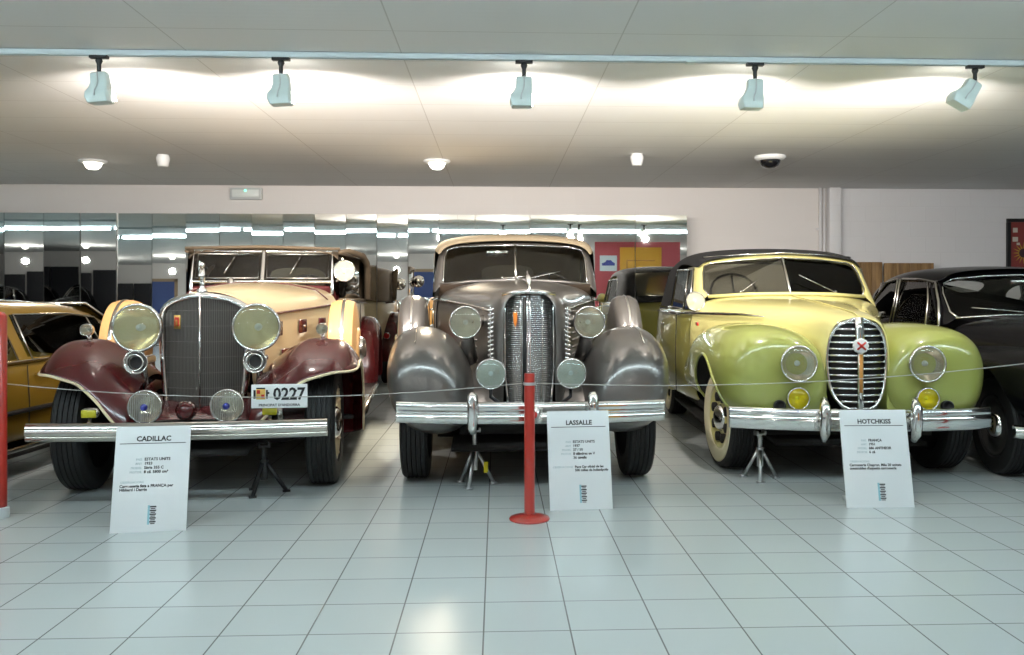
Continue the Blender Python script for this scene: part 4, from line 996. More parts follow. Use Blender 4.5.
    MB().grid(rows, False, False, (), False, True).build('body', GREY, t, sub=2, solid=.02, off=-1)
    for s in (-1, 1):
        MB().tube([(s*.708, 1.7, 1.195), (s*.748, 2.1, 1.20), (s*.762, 2.8, 1.20), (s*.75, 3.4, 1.195)], .010, 8).build('belt_trim', CHROME, t)
        for y in (1.9, 2.75): MB().tube([(s*.76, y, .5), (s*.765, y, 1.18)], .004, 5).build('door_gap', DARK, t)
        MB().tube([(s*.75, 2.6, 1.1), (s*.79, 2.6, 1.1), (s*.79, 2.72, 1.1)], .009, 8).build('door_handle', CHROME, t)
    # windshield surround: grey pillars and header, split glass
    yb, yt = 1.70, 1.93
    outer = [(-.735, 1.23), (-.725, 1.40), (-.695, 1.60), (-.645, 1.682), (-.50, 1.712), (0, 1.726), (.50, 1.712), (.645, 1.682), (.695, 1.60), (.725, 1.40), (.735, 1.23)]
    inner = [(-.640, 1.335), (-.640, 1.42), (-.635, 1.58), (-.610, 1.650), (-.50, 1.678), (0, 1.690), (.50, 1.678), (.610, 1.650), (.635, 1.58), (.640, 1.42), (.640, 1.335)]
    yy = lambda z, x: yb+(yt-yb)*(z-1.335)/(.37)+.16*(abs(x)/.7)**2*.6
    rws = [[(x, yy(z, x)+.08, z) for x, z in outer], [(x, yy(z, x), z) for x, z in [((a[0]*.6+b_[0]*.4), (a[1]*.6+b_[1]*.4)) for a, b_ in zip(outer, inner)]], [(x, yy(z, x)-.012, z) for x, z in inner], [(x*.995, yy(z, x)+.03, z-.004) for x, z in inner]]
    wf = MB().grid(rws).build('windshield_frame', GREY, t, sub=2, solid=.01)
    MB().tube([(x*.992, yy(z, x)-.014, z-.003) for x, z in inner], .007, 6).build('glass_trim', CHROME, wf)
    MB().tube([(0, yy(1.335, 0)-.012, 1.345), (0, yy(1.69, 0)-.012, 1.692)], .011, 8).build('centre_post', DCHROME, wf)
    base = MB().tube([(-.66, yy(1.33, .66)-.01, 1.328), (-.4, yy(1.34, .4)-.02, 1.355), (0, yy(1.36, 0)-.03, 1.372), (.4, yy(1.34, .4)-.02, 1.355), (.66, yy(1.33, .66)-.01, 1.328)], .016, 8).build('lower_seal', GREY, wf)
    for s in (-1, 1):
        g = [(0, 1.345)]+[(x, z) for x, z in inner[5:]]
        pane(wf, [(s*x, yy(z, x)+.005, z) for x, z in g], WGLASS, 'windshield_glass')
    wiper(wf, (.12, yy(1.36, .1)-.03, 1.385), (.36, yy(1.43, .3)-.02, 1.44))
    wiper(wf, (-.12, yy(1.36, .1)-.03, 1.385), (.05, yy(1.40, .1)-.03, 1.40))
    mr_ = MB().box((-.16, 2.0, 1.62), (.20, .02, .06)).build('rear_view_mirror', CHROME, t, bevel=.01)
    # roof
    T = [(1.86, .700, 1.728), (1.89, .735, 1.785), (2.15, .765, 1.805), (2.7, .775, 1.815), (3.2, .765, 1.79), (3.6, .735, 1.72), (3.9, .69, 1.58), (4.1, .64, 1.38), (4.22, .60, 1.12)]
    rows = []
    for y, hw, zt in T:
        e = zt-1.215; zbm = 1.215 if e > .2 else zt-.1; e = zt-zbm
        half = [(hw*.975, zbm), (hw*.985, zbm+e*.2), (hw*.965, zbm+e*.72), (hw*.93, zbm+e*.84), (hw*.80, zbm+e*.935), (hw*.45, zbm+e*.985), (0, zt)]
        rows.append([(x, y, z) for x, z in mir(half)])
    nn = len(rows[0]); sk = set()
    for j in (0, 1, 2, 3):
        sk.add((j, 1)); sk.add((j, nn-3)); sk.add((j, 0)); sk.add((j, nn-2))
    sk |= {(6, 5), (6, 6)}
    MB().grid(rows, False, False, sk).build('cloth_roof', TANROOF, t, sub=2, solid=.016, off=-1)
    r5, r6 = rows[6], rows[7]
    pane(t, [r5[5], r5[6], r5[7], r6[7], r6[6], r6[5]], CELL, 'rear_window')
    for s in (-1, 1):
        MB().tube([(s*.742, 2.72, 1.21), (s*.735, 2.72, 1.65)], .028, 8).build('door_pillar', GREY, t)
        pn = MB().grid([[(s*.735, 1.9, 1.22), (s*.75, 2.7, 1.22), (s*.745, 3.2, 1.22)], [(s*.715, 2.0, 1.64), (s*.73, 2.7, 1.66), (s*.725, 3.2, 1.64)]]); pn.build('window_glass', DGLASS, t, solid=.004)
    MB().grid([[(-.66, 1.74, 1.325), (0, 1.72, 1.36), (.66, 1.74, 1.325)], [(-.68, 1.9, 1.25), (0, 1.88, 1.26), (.68, 1.9, 1.25)], [(-.68, 1.92, .9), (0, 1.9, .9), (.68, 1.92, .9)]]).build('dashboard', LEATH, t, solid=.02)
    bench(t, 2.35, .64, .62, LEATH, .62); bench(t, 3.3, .62, .64, LEATH, .60)
    steering(t, .33, 2.12, 1.27, .21)
    MB().grid([[(-.66, 3.55, 1.20), (.66, 3.55, 1.20)], [(-.55, 3.95, 1.22), (.55, 3.95, 1.22)]]).build('parcel_shelf', pm('shelf_pale', (.45, .40, .32), .8), t, solid=.02)
    MB().grid(bumper_rows(.84, 4.60, -.1, .50, .06, [(0, 1), (.02, .5), (.02, -.5), (0, -1), (-.012, -1), (-.012, 1)]), True, False, (), True, True).build('rear_bumper', CHROME, t)
    for s in (-1, 1): lamp(t, 'tail_lamp', s*.72, 4.10, .80, .045, .09, CHROME, pm('tail_red', (.4, .01, .01), .2), REFL, d=(0, 1, 0))
    return t
build_grey()

# ================================================================== CAR 3: pale yellow and green drophead
def fender_x(secs, y, z, e, shear, fl):
    for a, b_ in zip(secs[:-1], secs[1:]):
        if a[0] <= y <= b_[0]:
            k = (y-a[0])/(b_[0]-a[0]); cx, cz, hw, hh = [a[q]+(b_[q]-a[q])*k for q in (1, 2, 3, 4)]
            dz = z-cz; h_ = hh if dz > 0 else hh*fl
            return cx+hw*.975*max(0, 1-min(1, abs(dz/h_))**e)**(1/e)+shear*dz
    return secs[-1][1]
def build_yellow():
    loc, rz = place(2.125, 6.48, .022)
    t = thing('drophead_coupe', loc, rz, 'pale yellow and green drophead coupe with black cloth top and oval barred grille', 'car', 'vintage cars facing the camera')
    c = MB(); c.box((0, 1.8, .36), (1.1, 4.4, .14)); c.box((0, 2.0, .32), (1.5, 2.4, .08)); c.tube([(-.70, 0, .35), (.70, 0, .35)], .04, 8); c.tube([(-.70, 2.9, .35), (.70, 2.9, .35)], .05, 8); c.build('chassis', DARK, t)
    for x, y in ((-.735, 0), (.735, 0), (-.72, 2.95), (.72, 2.95)): wheel(t, x, y, .355, .18, YEL, CHROME, WHITEWALL, False, R(7) if y == 0 else 0, True)
    MB().box((0, 1.45, .215), (1.6, 2.0, .02)).box((0, 3.3, .215), (1.1, 1.5, .02)).box((0, .0, .24), (1.0, .9, .03)).build('underbody_light_blocker', DARK, t)  # added light blockers that deepen the shade beneath the car
    HS = [(-.58, [(.208, .44), (.216, .70), (.205, .92), (.16, 1.045), (.09, 1.082), (0, 1.094)], [.06, .03, .02, .015, .0, 0]),
          (-.50, [(.235, .44), (.243, .70), (.232, .95), (.185, 1.075), (.10, 1.106), (0, 1.115)]),
          (-.25, [(.25, .45), (.26, .75), (.262, .98), (.225, 1.095), (.13, 1.130), (0, 1.140)]),
          (.25, [(.38, .45), (.41, .80), (.425, 1.02), (.365, 1.13), (.19, 1.168), (0, 1.178)]),
          (.8, [(.62, .45), (.66, .83), (.64, 1.04), (.55, 1.165), (.28, 1.202), (0, 1.212)]),
          (1.30, [(.78, .40), (.855, .83), (.835, 1.075), (.745, 1.205), (.40, 1.245), (0, 1.255)])]
    hood = MB().grid(arch(HS)).build('hood', YEL, t, sub=2, solid=.012, off=-1)
    MB().tube([(0, a[0]+.01, a[1][5][1]+.003) for a in HS], .005, 6).build('centre_moulding', YEL, hood)
    # oval grille
    zc, hh_, hw_ = .775, .305, .188
    def gw(z):
        u = (z-zc)/hh_
        k = max(0, 1-abs(u)**2.6)**(1/2.3)
        return hw_*k*(1+.06*u)
    gy = lambda x, z: -.605+.14*(x/.19)**2*.5+.05*max(0, (z-.85)/.3)**2
    rows = []
    zs = [zc-hh_*.995+2*hh_*.995*k/16 for k in range(17)]
    for z in zs: rows.append([(gw(z)*u, gy(gw(z)*u, z)+.025, z) for u in (-1, -.6, -.3, 0, .3, .6, 1)])
    g = MB().grid(rows).build('grille', pm('grille_dark', (.008, .008, .008), .6), t)
    rim = [(gw(z), z) for z in zs]; loop = [(x, z) for x, z in rim]+[(-x, z) for x, z in rim[::-1]]
    MB().tube([(x*1.02, gy(x, z)-.002, z) for x, z in loop], .0125, 8, True).build('grille_surround', CHROME, g)
    hb = MB()
    for k in range(14):
        z = zc-hh_*.92+2*hh_*.92*k/13; w_ = gw(z)
        hb.tube([(w_*u, gy(w_*u, z), z) for u in (-1, -.6, -.3, 0, .3, .6, 1)], .0085, 6)
    hb.build('horizontal_bars', CHROME, g)
    cs = MB().grid([[(-.026, gy(0, z)-.012, z), (0, gy(0, z)-.022, z), (.026, gy(0, z)-.012, z)] for z in (1.085, 1.02, .95, .9)]).build('centre_strip', CHROME, g, solid=.008)
    cs2 = MB().grid([[(-.017, gy(0, z)-.014, z), (0, gy(0, z)-.022, z), (.017, gy(0, z)-.014, z)] for z in (.87, .75, .6, .47)]).build('centre_spear', [CHROME], g, solid=.008)
    MB().grid([[(-.011, gy(0, z)-.026, z), (.011, gy(0, z)-.026, z)] for z in (.85, .7, .60)]).build('orange_reflection', pm('amber_reflection', (.55, .25, .06), .35, .3), cs2, solid=.003)  # reflection of the orange panel, painted as a strip on the chrome
    em = MB(); em.lathe([(0, .014), (.045, .012), (.052, .004), (.052, -.01)], (0, gy(0, .9)-.022, .905), (0, -1, 0), 8); emo = em.build('grille_emblem', WHITE, g, smooth=False)
    e2 = MB()
    for a in (42, -42): e2.box((0, gy(0, .9)-.039, .905), (.072, .006, .011), rot=Matrix.Rotation(R(a), 3, 'Y'))
    e2.lathe([(0, .005), (.010, .004), (.012, 0)], (0, gy(0, .9)-.040, .905), (0, -1, 0), 10); e2.build('crossed_guns', REDEM, emo)
    for s in (-1, 1):
        secs = [(-.625, .49, .67, .18, .20), (-.590, .50, .67, .285, .290), (-.49, .518, .67, .355, .345), (-.30, .530, .672, .385, .365), (-.05, .538, .676, .392, .370), (.3, .550, .676, .382, .364), (.65, .58, .672, .345, .350), (.95, .615, .635, .285, .300), (1.25, .64, .58, .235, .22), (1.55, .66, .52, .20, .16)]
        rows = [ring(y, cx, cz, hw, hh, 18, 2.45, shear=.07, fl=.86) for y, cx, cz, hw, hh in secs]
        fo = MB().grid(flip(rows, s), True, False, (), True, True).build('front_fender', [GRN, DARK], t, sub=2)
        cu = MB().lathe([(0, -.30), (.435, -.30), (.435, .30), (0, .30)], (s*.86, .02, .37), (s, 0, 0), 48)
        cut(fo, cu, DARK)
        MB().tube([(s*(fender_x(secs, .02-.44*math.cos(R(a)), .37+.44*math.sin(R(a)), 2.45, .07, .86)), .02-.44*math.cos(R(a)), .37+.44*math.sin(R(a))) for a in range(6, 176, 6)], .011, 8).build('arch_lip', GRN, fo)
        # nose valance between fender and grille
        MB().grid([[(s*.16, -.56, .43), (s*.30, -.57, .42), (s*.5, -.57, .41)], [(s*.20, -.55, .60), (s*.30, -.50, .60), (s*.4, -.48, .60)], [(s*.21, -.50, .80), (s*.28, -.42, .80), (s*.36, -.38, .82)], [(s*.24, -.3, .9), (s*.30, -.26, .88), (s*.36, -.2, .9)]]).build('nose_valance', GRN, t, sub=1, solid=.01)
        lamp(t, 'headlight', s*.412, -.668, .792, .118, .15, CHROME, LENS, REFL)
        fl_ = lamp(t, 'fog_lamp', s*.415, -.665, .567, .072, .08, CHROME, YLENS, REFLY)
        MB().tube([(s*.432, -.60, .50), (s*.43, -.58, .44)], .012, 8).build('lamp_bracket', CHROME, fl_)
        MB().lathe([(0, -.05), (.03, -.045), (.038, -.02), (.040, .01), (.034, .016), (.028, .0), (0, -.01)], (s*.53+(.02 if s > 0 else 0), -.645, .515), (0, -1, 0), 20).build('horn', BLKPL, t)
        # hood side moulding and sill
        MB().tube([(s*.425, .25, 1.075), (s*.535, .52, 1.085), (s*.655, .80, 1.085), (s*.845, 1.3, 1.085), (s*.890, 1.6, 1.075)], [.005, .011, .013, .013, .010], 8).build('hood_spear', DCHROME, t)
        MB().tube([(s*.875, 1.55, 1.07), (s*.90, 2.2, 1.075), (s*.90, 3.0, 1.075), (s*.85, 3.5, 1.06)], .014, 8).build('belt_trim', CHROME, t)
        MB().tube([(s*.86, 1.55, 1.115), (s*.885, 2.2, 1.125), (s*.885, 3.0, 1.125)], .010, 8).build('window_sill_trim', CHROME, t)
    MB().box((-.815, .95, 1.00), (.012, .10, .03)).build('side_badge', REDEM, t, bevel=.003)
    bp = MB().grid(bumper_rows(.845, -.74, .16, .437, .072, [(.0, 1), (-.018, .92), (-.028, .6), (-.022, .35), (-.034, .2), (-.036, -.3), (-.024, -.5), (-.028, -.7), (-.016, -.95), (0, -1), (.014, -.9), (.014, .9)], 17), True, False, (), True, True).build('front_bumper', CHROME, t, ang=60)
    for s in (-1, 1):
        MB().tube([(s*.285, -.77, .315), (s*.285, -.805, .36), (s*.285, -.82, .44), (s*.285, -.81, .53), (s*.285, -.78, .58)], [.020, .034, .038, .034, .020], 12).build('bumper_guard', CHROME, bp)
        MB().tube([(s*.36, -.70, .42), (s*.36, -.3, .40), (s*.38, .3, .36)], .03, 8).build('bumper_bracket', DARK, bp)
    # body sides, doors
    U = [(1.22, .80), (1.6, .865), (2.2, .90), (2.9, .92), (3.4, .88), (3.8, .76), (4.08, .58), (4.2, .36)]
    rows = []
    for y, hw in U:
        zt = 1.09 if y < 3.3 else 1.09-.10*(y-3.3)
        half = [(hw-.035, zt+.02), (hw-.012, zt), (hw+.008, .90), (hw+.005, .62), (hw-.02, .34), (hw-.10, .28), (0, .28)]
        rows.append([(x, y, z) for x, z in mir(half)])
    MB().grid(rows, False, False, (), False, True).build('body', OLIVE, t, sub=2, solid=.02, off=-1)
    for s in (-1, 1):
        for y in (1.62, 2.62): MB().tube([(s*.897, y, .36), (s*.905, y, .7), (s*.897, y, 1.06)], .004, 5).build('door_gap', DARK, t)
        MB().tube([(s*.895, 2.44, .96), (s*.925, 2.44, .96), (s*.925, 2.57, .96)], .010, 8).build('door_handle', CHROME, t)
        rr_ = [(2.35, .80, .45, .10, .15), (2.5, .81, .58, .13, .30), (2.9, .81, .62, .14, .36), (3.35, .79, .60, .13, .33), (3.8, .74, .54, .11, .24), (4.1, .68, .48, .07, .12)]
        MB().grid(flip([ring(*q, n=14, e=2.3) for q in rr_], s), True, False, (), True, True).build('rear_fender', OLIVE, t, sub=2)
    dk = MB().grid(arch([(3.25, [(.80, 1.05), (.72, 1.12), (.45, 1.16), (0, 1.17)]), (3.7, [(.72, 1.0), (.64, 1.07), (.4, 1.10), (0, 1.11)]), (4.05, [(.55, .82), (.5, .92), (.3, .95), (0, .96)]), (4.25, [(.4, .5), (.4, .6), (.3, .62), (0, .62)])])).build('boot_lid', OLIVE, t, sub=2, solid=.012)
    MB().grid(bumper_rows(.84, 4.40, -.1, .44, .06, [(0, 1), (.02, .5), (.02, -.5), (0, -1), (-.012, -1), (-.012, 1)]), True, False, (), True, True).build('rear_bumper', CHROME, t)
    # windshield: yellow surround, V glass
    outer = [(-.80, 1.10), (-.775, 1.26), (-.745, 1.44), (-.725, 1.535), (-.66, 1.572), (-.35, 1.592), (0, 1.606), (.35, 1.592), (.66, 1.572), (.725, 1.535), (.745, 1.44), (.775, 1.26), (.80, 1.10)]
    inner = [(-.665, 1.235), (-.70, 1.29), (-.685, 1.43), (-.665, 1.495), (-.61, 1.522), (-.33, 1.550), (0, 1.566), (.33, 1.550), (.61, 1.522), (.665, 1.495), (.685, 1.43), (.70, 1.29), (.665, 1.235)]
    yy = lambda z, x: 1.12+.20*(abs(x)/.7)**1.3+.30*(z-1.235)/.33
    mid = [((a[0]+b_[0])/2, (a[1]+b_[1])/2) for a, b_ in zip(outer, inner)]
    wf = MB().grid([[(x, yy(z, x)+.07, z) for x, z in outer], [(x, yy(z, x)+.0, z) for x, z in mid], [(x, yy(z, x)-.008, z) for x, z in inner], [(x*.99, yy(z, x)+.03, z) for x, z in inner]]).build('windshield_frame', YEL, t, sub=2, solid=.01)
    MB().tube([(x*.993, yy(z, x)-.010, z) for x, z in inner], .0075, 6).build('glass_trim', DCHROME, wf)
    MB().tube([(x*.993, yy(z, x)-.006, z+.004) for x, z in outer[4:9]], .008, 6).build('header_trim', CHROME, wf)
    MB().tube([(0, yy(1.24, 0)-.012, 1.235), (0, yy(1.566, 0)-.012, 1.566)], .012, 8).build('centre_post', CHROME, wf)
    MB().tube([(-.67, yy(1.22, .67)-.02, 1.225), (-.35, yy(1.23, .35)-.03, 1.245), (0, yy(1.24, 0)-.04, 1.25), (.35, yy(1.23, .35)-.03, 1.245), (.67, yy(1.22, .67)-.02, 1.225)], .016, 8).build('lower_seal', YEL, wf)
    for s in (-1, 1):
        gl = [(0, 1.24)]+[(x, z) for x, z in inner[6:]]
        pane(wf, [(s*x, yy(z, x)+.006, z) for x, z in gl], WGLASS, 'windshield_glass')
    wiper(wf, (-.40, yy(1.25, .4)-.02, 1.262), (-.28, yy(1.33, .3)-.02, 1.345))
    wiper(wf, (.40, yy(1.25, .4)-.02, 1.262), (.16, yy(1.34, .2)-.02, 1.38))
    MB().box((-.02, 1.49, 1.545), (.20, .02, .05)).build('rear_view_mirror', CHROME, t, bevel=.008)
    # soft top
    T = [(1.49, .735, 1.60), (1.75, .765, 1.66), (2.15, .775, 1.690), (2.55, .785, 1.68), (2.9, .80, 1.635), (3.22, .80, 1.58), (3.38, .80, 1.24), (3.44, .79, 1.14)]
    rows = []
    for y, hw, zt in T:
        zbm = min(1.095, zt-.06); e = zt-zbm
        half = [(hw*1.07, zbm), (hw*1.045, zbm+e*.22), (hw*.985, zbm+e*.74), (hw*.94, zbm+e*.86), (hw*.80, zbm+e*.94), (hw*.45, zbm+e*.985), (0, zt)]
        rows.append([(x, y, z) for x, z in mir(half)])
    nn = len(rows[0]); sk = set()
    for j in (0, 1, 2):
        for i in (0, 1): sk.add((j, i)); sk.add((j, nn-2-i))
    for j in (5,):
        for i in range(4, nn-5): sk.add((j, i))
    tp = MB().grid(rows, False, False, sk).build('soft_top', BLKCLOTH, t, sub=2, solid=.014, off=-1)
    r5 = rows[5]; r6 = rows[6]
    pane(t, [r5[4], r5[6], r5[nn-5], r6[nn-5], r6[6], r6[4]], CELL, 'rear_window')
    for s in (-1, 1):
        pane(t, [(s*.80, 1.55, 1.11), (s*.82, 2.5, 1.11), (s*.765, 2.5, 1.48), (s*.74, 1.62, 1.47)], WGLASS, 'window_glass')
        MB().tube([(s*.80, 1.50, 1.11), (s*.745, 1.60, 1.47), (s*.765, 2.5, 1.485), (s*.82, 2.55, 1.11)], .011, 8).build('window_frame', DCHROME, t)
        MB().tube([(s*.81, 1.80, 1.11), (s*.755, 1.84, 1.47)], .008, 6).build('quarter_light_bar', DCHROME, t)
    # side mirror / spot lamp on the pillar
    so = lamp(t, 'spot_lamp', -.79, 1.20, 1.185, .082, .10, YEL, LENS, REFL)
    MB().tube([(-.78, 1.26, 1.13), (-.76, 1.3, 1.06)], [.02, .03], 8).build('lamp_bracket', CHROME, so)
    MB().grid([[(-.74, 1.36, 1.20), (0, 1.22, 1.23), (.74, 1.36, 1.20)], [(-.76, 1.48, 1.14), (0, 1.38, 1.15), (.76, 1.48, 1.14)], [(-.76, 1.5, .8), (0, 1.4, .8), (.76, 1.5, .8)]]).build('dashboard', BLKPL, t, solid=.02)
    bench(t, 2.15, .70, .52, LEATH, .56); bench(t, 2.85, .60, .55, BLKCLOTH, .50)
    steering(t, -.36, 1.72, 1.26, .21)
    return t
build_yellow()
# ================================================================== CAR 4: black fastback saloon
def build_black():
    loc, rz = place(3.93, 6.22, .03)
    t = thing('fastback_saloon', loc, rz, 'glossy black rounded fastback saloon at the right edge beside the yellow-green car', 'car', 'black fastback saloons')
    c = MB(); c.box((0, 1.7, .34), (1.0, 4.0, .14)); c.tube([(-.66, 0, .33), (.66, 0, .33)], .04, 8); c.tube([(-.66, 2.6, .33), (.66, 2.6, .33)], .05, 8); c.build('chassis', DARK, t)
    for x, y in ((-.69, 0), (.69, 0), (-.68, 2.6), (.68, 2.6)): wheel(t, x, y, .335, .17, pm('black_disc', (.03, .03, .028), .4), CHROME)
    MB().box((0, 1.3, .205), (1.4, 1.8, .02)).box((0, 3.0, .205), (1.0, 1.2, .02)).box((0, .0, .23), (.9, .9, .03)).build('underbody_light_blocker', DARK, t)  # added dark plates, only there to shade the floor below
    HS = [(-.62, [(.26, .42), (.27, .62), (.25, .80), (.20, .88), (.1, .91), (0, .92)], [.1, .05, .03, .02, 0, 0]),
          (-.45, [(.36, .42), (.38, .65), (.36, .86), (.29, .95), (.15, .985), (0, .995)]),
          (0, [(.44, .42), (.47, .70), (.45, .90), (.37, .995), (.19, 1.03), (0, 1.04)]),
          (.5, [(.54, .42), (.58, .74), (.57, .93), (.47, 1.02), (.24, 1.055), (0, 1.065)]),
          (.88, [(.68, .42), (.74, .76), (.72, .94), (.60, 1.03), (.31, 1.07), (0, 1.08)])]
    hood = MB().grid(arch(HS)).build('hood', BLACK, t, sub=2, solid=.012, off=-1)
    MB().tube([(0, a[0], a[1][5][1]+.004) for a in HS], .008, 6).build('hood_moulding', CHROME, hood)
    g = MB()
    for k in range(6):
        z = .50+.06*k; g.tube([(-.26, -.60, z), (0, -.66, z), (.26, -.60, z)], .012, 6)
    gb = g.build('grille_bars', CHROME, t)
    MB().grid([[(-.27, -.57, .46), (0, -.62, .46), (.27, -.57, .46)], [(-.27, -.57, .86), (0, -.62, .86), (.27, -.57, .86)]]).build('grille_back', DARK, gb, solid=.01)
    for s in (-1, 1):
        secs = [(-.64, .55, .62, .12, .14), (-.60, .555, .62, .20, .21), (-.48, .56, .615, .25, .255), (-.25, .565, .61, .27, .275), (.0, .57, .605, .275, .28), (.35, .575, .60, .27, .275), (.7, .585, .59, .25, .26), (1.05, .61, .56, .20, .22), (1.4, .64, .50, .14, .14)]
        fo = MB().grid(flip([ring(*q, n=16, e=2.3, shear=.10, fl=.95) for q in secs], s), True, False, (), True, True).build('front_fender', [BLACK, DARK], t, sub=2)
        cut(fo, MB().lathe([(0, -.25), (.395, -.25), (.395, .25), (0, .25)], (s*.78, .02, .34), (s, 0, 0), 40), DARK)
        lamp(t, 'headlight', s*.57, -.60, .70, .10, .12, CHROME, LENS, REFL)
        rr_ = [(1.95, .70, .40, .07, .12), (2.15, .71, .50, .10, .26), (2.55, .71, .55, .11, .32), (3.0, .69, .53, .11, .29), (3.4, .65, .47, .09, .2), (3.65, .6, .42, .05, .1)]
        MB().grid(flip([ring(*q, n=14, e=2.3) for q in rr_], s), True, False, (), True, True).build('rear_fender', BLACK, t, sub=2)
    bp = MB().grid(bumper_rows(.90, -.76, .20, .372, .042, [(0, 1), (-.03, .6), (-.036, 0), (-.03, -.6), (0, -1), (.012, -.9), (.012, .9)], 15), True, False, (), True, True).build('front_bumper', CHROME, t, ang=60)
    for s in (-1, 1): MB().tube([(s*.34, -.775, .33), (s*.34, -.80, .42), (s*.34, -.775, .50)], [.02, .03, .02], 10).build('bumper_guard', CHROME, bp)
    U = [(.82, .735), (1.3, .765), (1.9, .785), (2.5, .775), (3.0, .72), (3.4, .60), (3.65, .40)]
    rows = []
    for y, hw in U:
        zt = .955 if y < 2.6 else .955-.18*(y-2.6)
        half = [(hw-.03, zt+.02), (hw-.01, zt), (hw+.005, .80), (hw, .55), (hw-.03, .32), (hw-.12, .26), (0, .26)]
        rows.append([(x, y, z) for x, z in mir(half)])
    MB().grid(rows, False, False, (), False, True).build('body', BLACK, t, sub=2, solid=.02, off=-1)
    outer = [(-.735, .97), (-.71, 1.12), (-.665, 1.30), (-.61, 1.405), (-.50, 1.445), (-.25, 1.468), (0, 1.475), (.25, 1.468), (.50, 1.445), (.61, 1.405), (.665, 1.30), (.71, 1.12), (.735, .97)]
    inner = [(-.60, 1.055), (-.635, 1.10), (-.620, 1.25), (-.585, 1.335), (-.50, 1.372), (-.25, 1.395), (0, 1.402), (.25, 1.395), (.50, 1.372), (.585, 1.335), (.620, 1.25), (.635, 1.10), (.60, 1.055)]
    yy = lambda z, x: .80+.16*(abs(x)/.65)**1.6+.42*(z-1.055)/.35
    mid = [((a[0]+b_[0])/2, (a[1]+b_[1])/2) for a, b_ in zip(outer, inner)]
    wf = MB().grid([[(x, yy(z, x)+.07, z) for x, z in outer], [(x, yy(z, x), z) for x, z in mid], [(x, yy(z, x)-.008, z) for x, z in inner], [(x*.99, yy(z, x)+.03, z) for x, z in inner]]).build('windshield_frame', BLACK, t, sub=2, solid=.01)
    MB().tube([(x*.995, yy(z, x)-.011, z) for x, z in inner], .009, 6).build('glass_trim', CHROME, wf)
    MB().tube([(-.62, yy(1.05, .6)-.012, 1.055), (-.3, yy(1.07, .3)-.012, 1.078), (0, yy(1.085, 0)-.012, 1.085), (.3, yy(1.07, .3)-.012, 1.078), (.62, yy(1.05, .6)-.012, 1.055)], .009, 6).build('lower_trim', CHROME, wf)
    pane(wf, [(x, yy(z, x)+.006, z) for x, z in inner], WGLASS, 'windshield_glass')
    wiper(wf, (-.1, yy(1.09, .1)-.03, 1.10), (-.40, yy(1.13, .4)-.02, 1.13))
    T = [(1.20, .625, 1.462), (1.6, .66, 1.492), (2.0, .675, 1.502), (2.4, .665, 1.475), (2.75, .64, 1.39), (3.05, .60, 1.26), (3.35, .53, 1.08), (3.6, .42, .84), (3.7, .36, .60)]
    rows = []
    for y, hw, zt in T:
        zbm = min(.96, zt-.25) if y < 3.3 else zt-.25
        e = zt-zbm
        bot = hw*1.13 if y < 2.8 else hw*1.10
        half = [(bot, zbm), (hw*1.10, zbm+e*.14), (hw*.985, zbm+e*.76), (hw*.93, zbm+e*.87), (hw*.78, zbm+e*.945), (hw*.42, zbm+e*.985), (0, zt)]
        rows.append([(x, y, z) for x, z in mir(half)])
    nn = len(rows[0]); sk = set()
    for j in (0, 1, 2, 3):
        sk.add((j, 1)); sk.add((j, nn-3))
    sk.add((0, 0)); sk.add((0, nn-2))
    sk |= {(4, 4), (4, 5), (4, 6), (4, 7)}
    MB().grid(rows, False, False, sk).build('roof', BLACK, t, sub=2, solid=.014, off=-1)
    for s in (-1, 1):
        pane(t, [(s*.735, .95, .99), (s*.745, 2.55, .99), (s*.66, 2.5, 1.36), (s*.63, 1.25, 1.36)], WGLASS, 'window_glass')
        fr = MB(); fr.tube([(s*.745, .94, .985), (s*.69, 1.08, 1.18), (s*.648, 1.25, 1.345), (s*.66, 1.55, 1.375), (s*.672, 1.90, 1.385)], .011, 8); fr.tube([(s*.752, 1.93, .985), (s*.705, 1.95, 1.20), (s*.672, 1.96, 1.385)], .012, 8)
        fr.tube([(s*.752, 2.0, .985), (s*.705, 2.01, 1.20), (s*.672, 2.02, 1.385), (s*.668, 2.3, 1.36), (s*.70, 2.55, 1.2), (s*.745, 2.65, .985)], .011, 8); fr.tube([(s*.748, 1.2, .985), (s*.69, 1.29, 1.20), (s*.657, 1.38, 1.355)], .009, 8)
        fr.build('window_frame', DCHROME, t)
        MB().tube([(s*.775, 1.85, .86), (s*.805, 1.85, .86), (s*.805, 1.97, .86)], .010, 8).build('door_handle', CHROME, t)
    MB().box((.05, 1.22, 1.34), (.20, .02, .05)).build('rear_view_mirror', CHROME, t, bevel=.008)
    MB().grid([[(-.6, 1.0, 1.05), (0, .90, 1.07), (.6, 1.0, 1.05)], [(-.64, 1.3, .98), (0, 1.25, .99), (.64, 1.3, .98)], [(-.64, 1.32, .7), (0, 1.28, .7), (.64, 1.32, .7)]]).build('dashboard', BLKPL, t, solid=.02)
    bench(t, 1.65, .58, .42, LEATH, .56); bench(t, 2.45, .55, .44, LEATH, .52)
    steering(t, -.30, 1.45, 1.08, .19)
    return t
black = build_black()

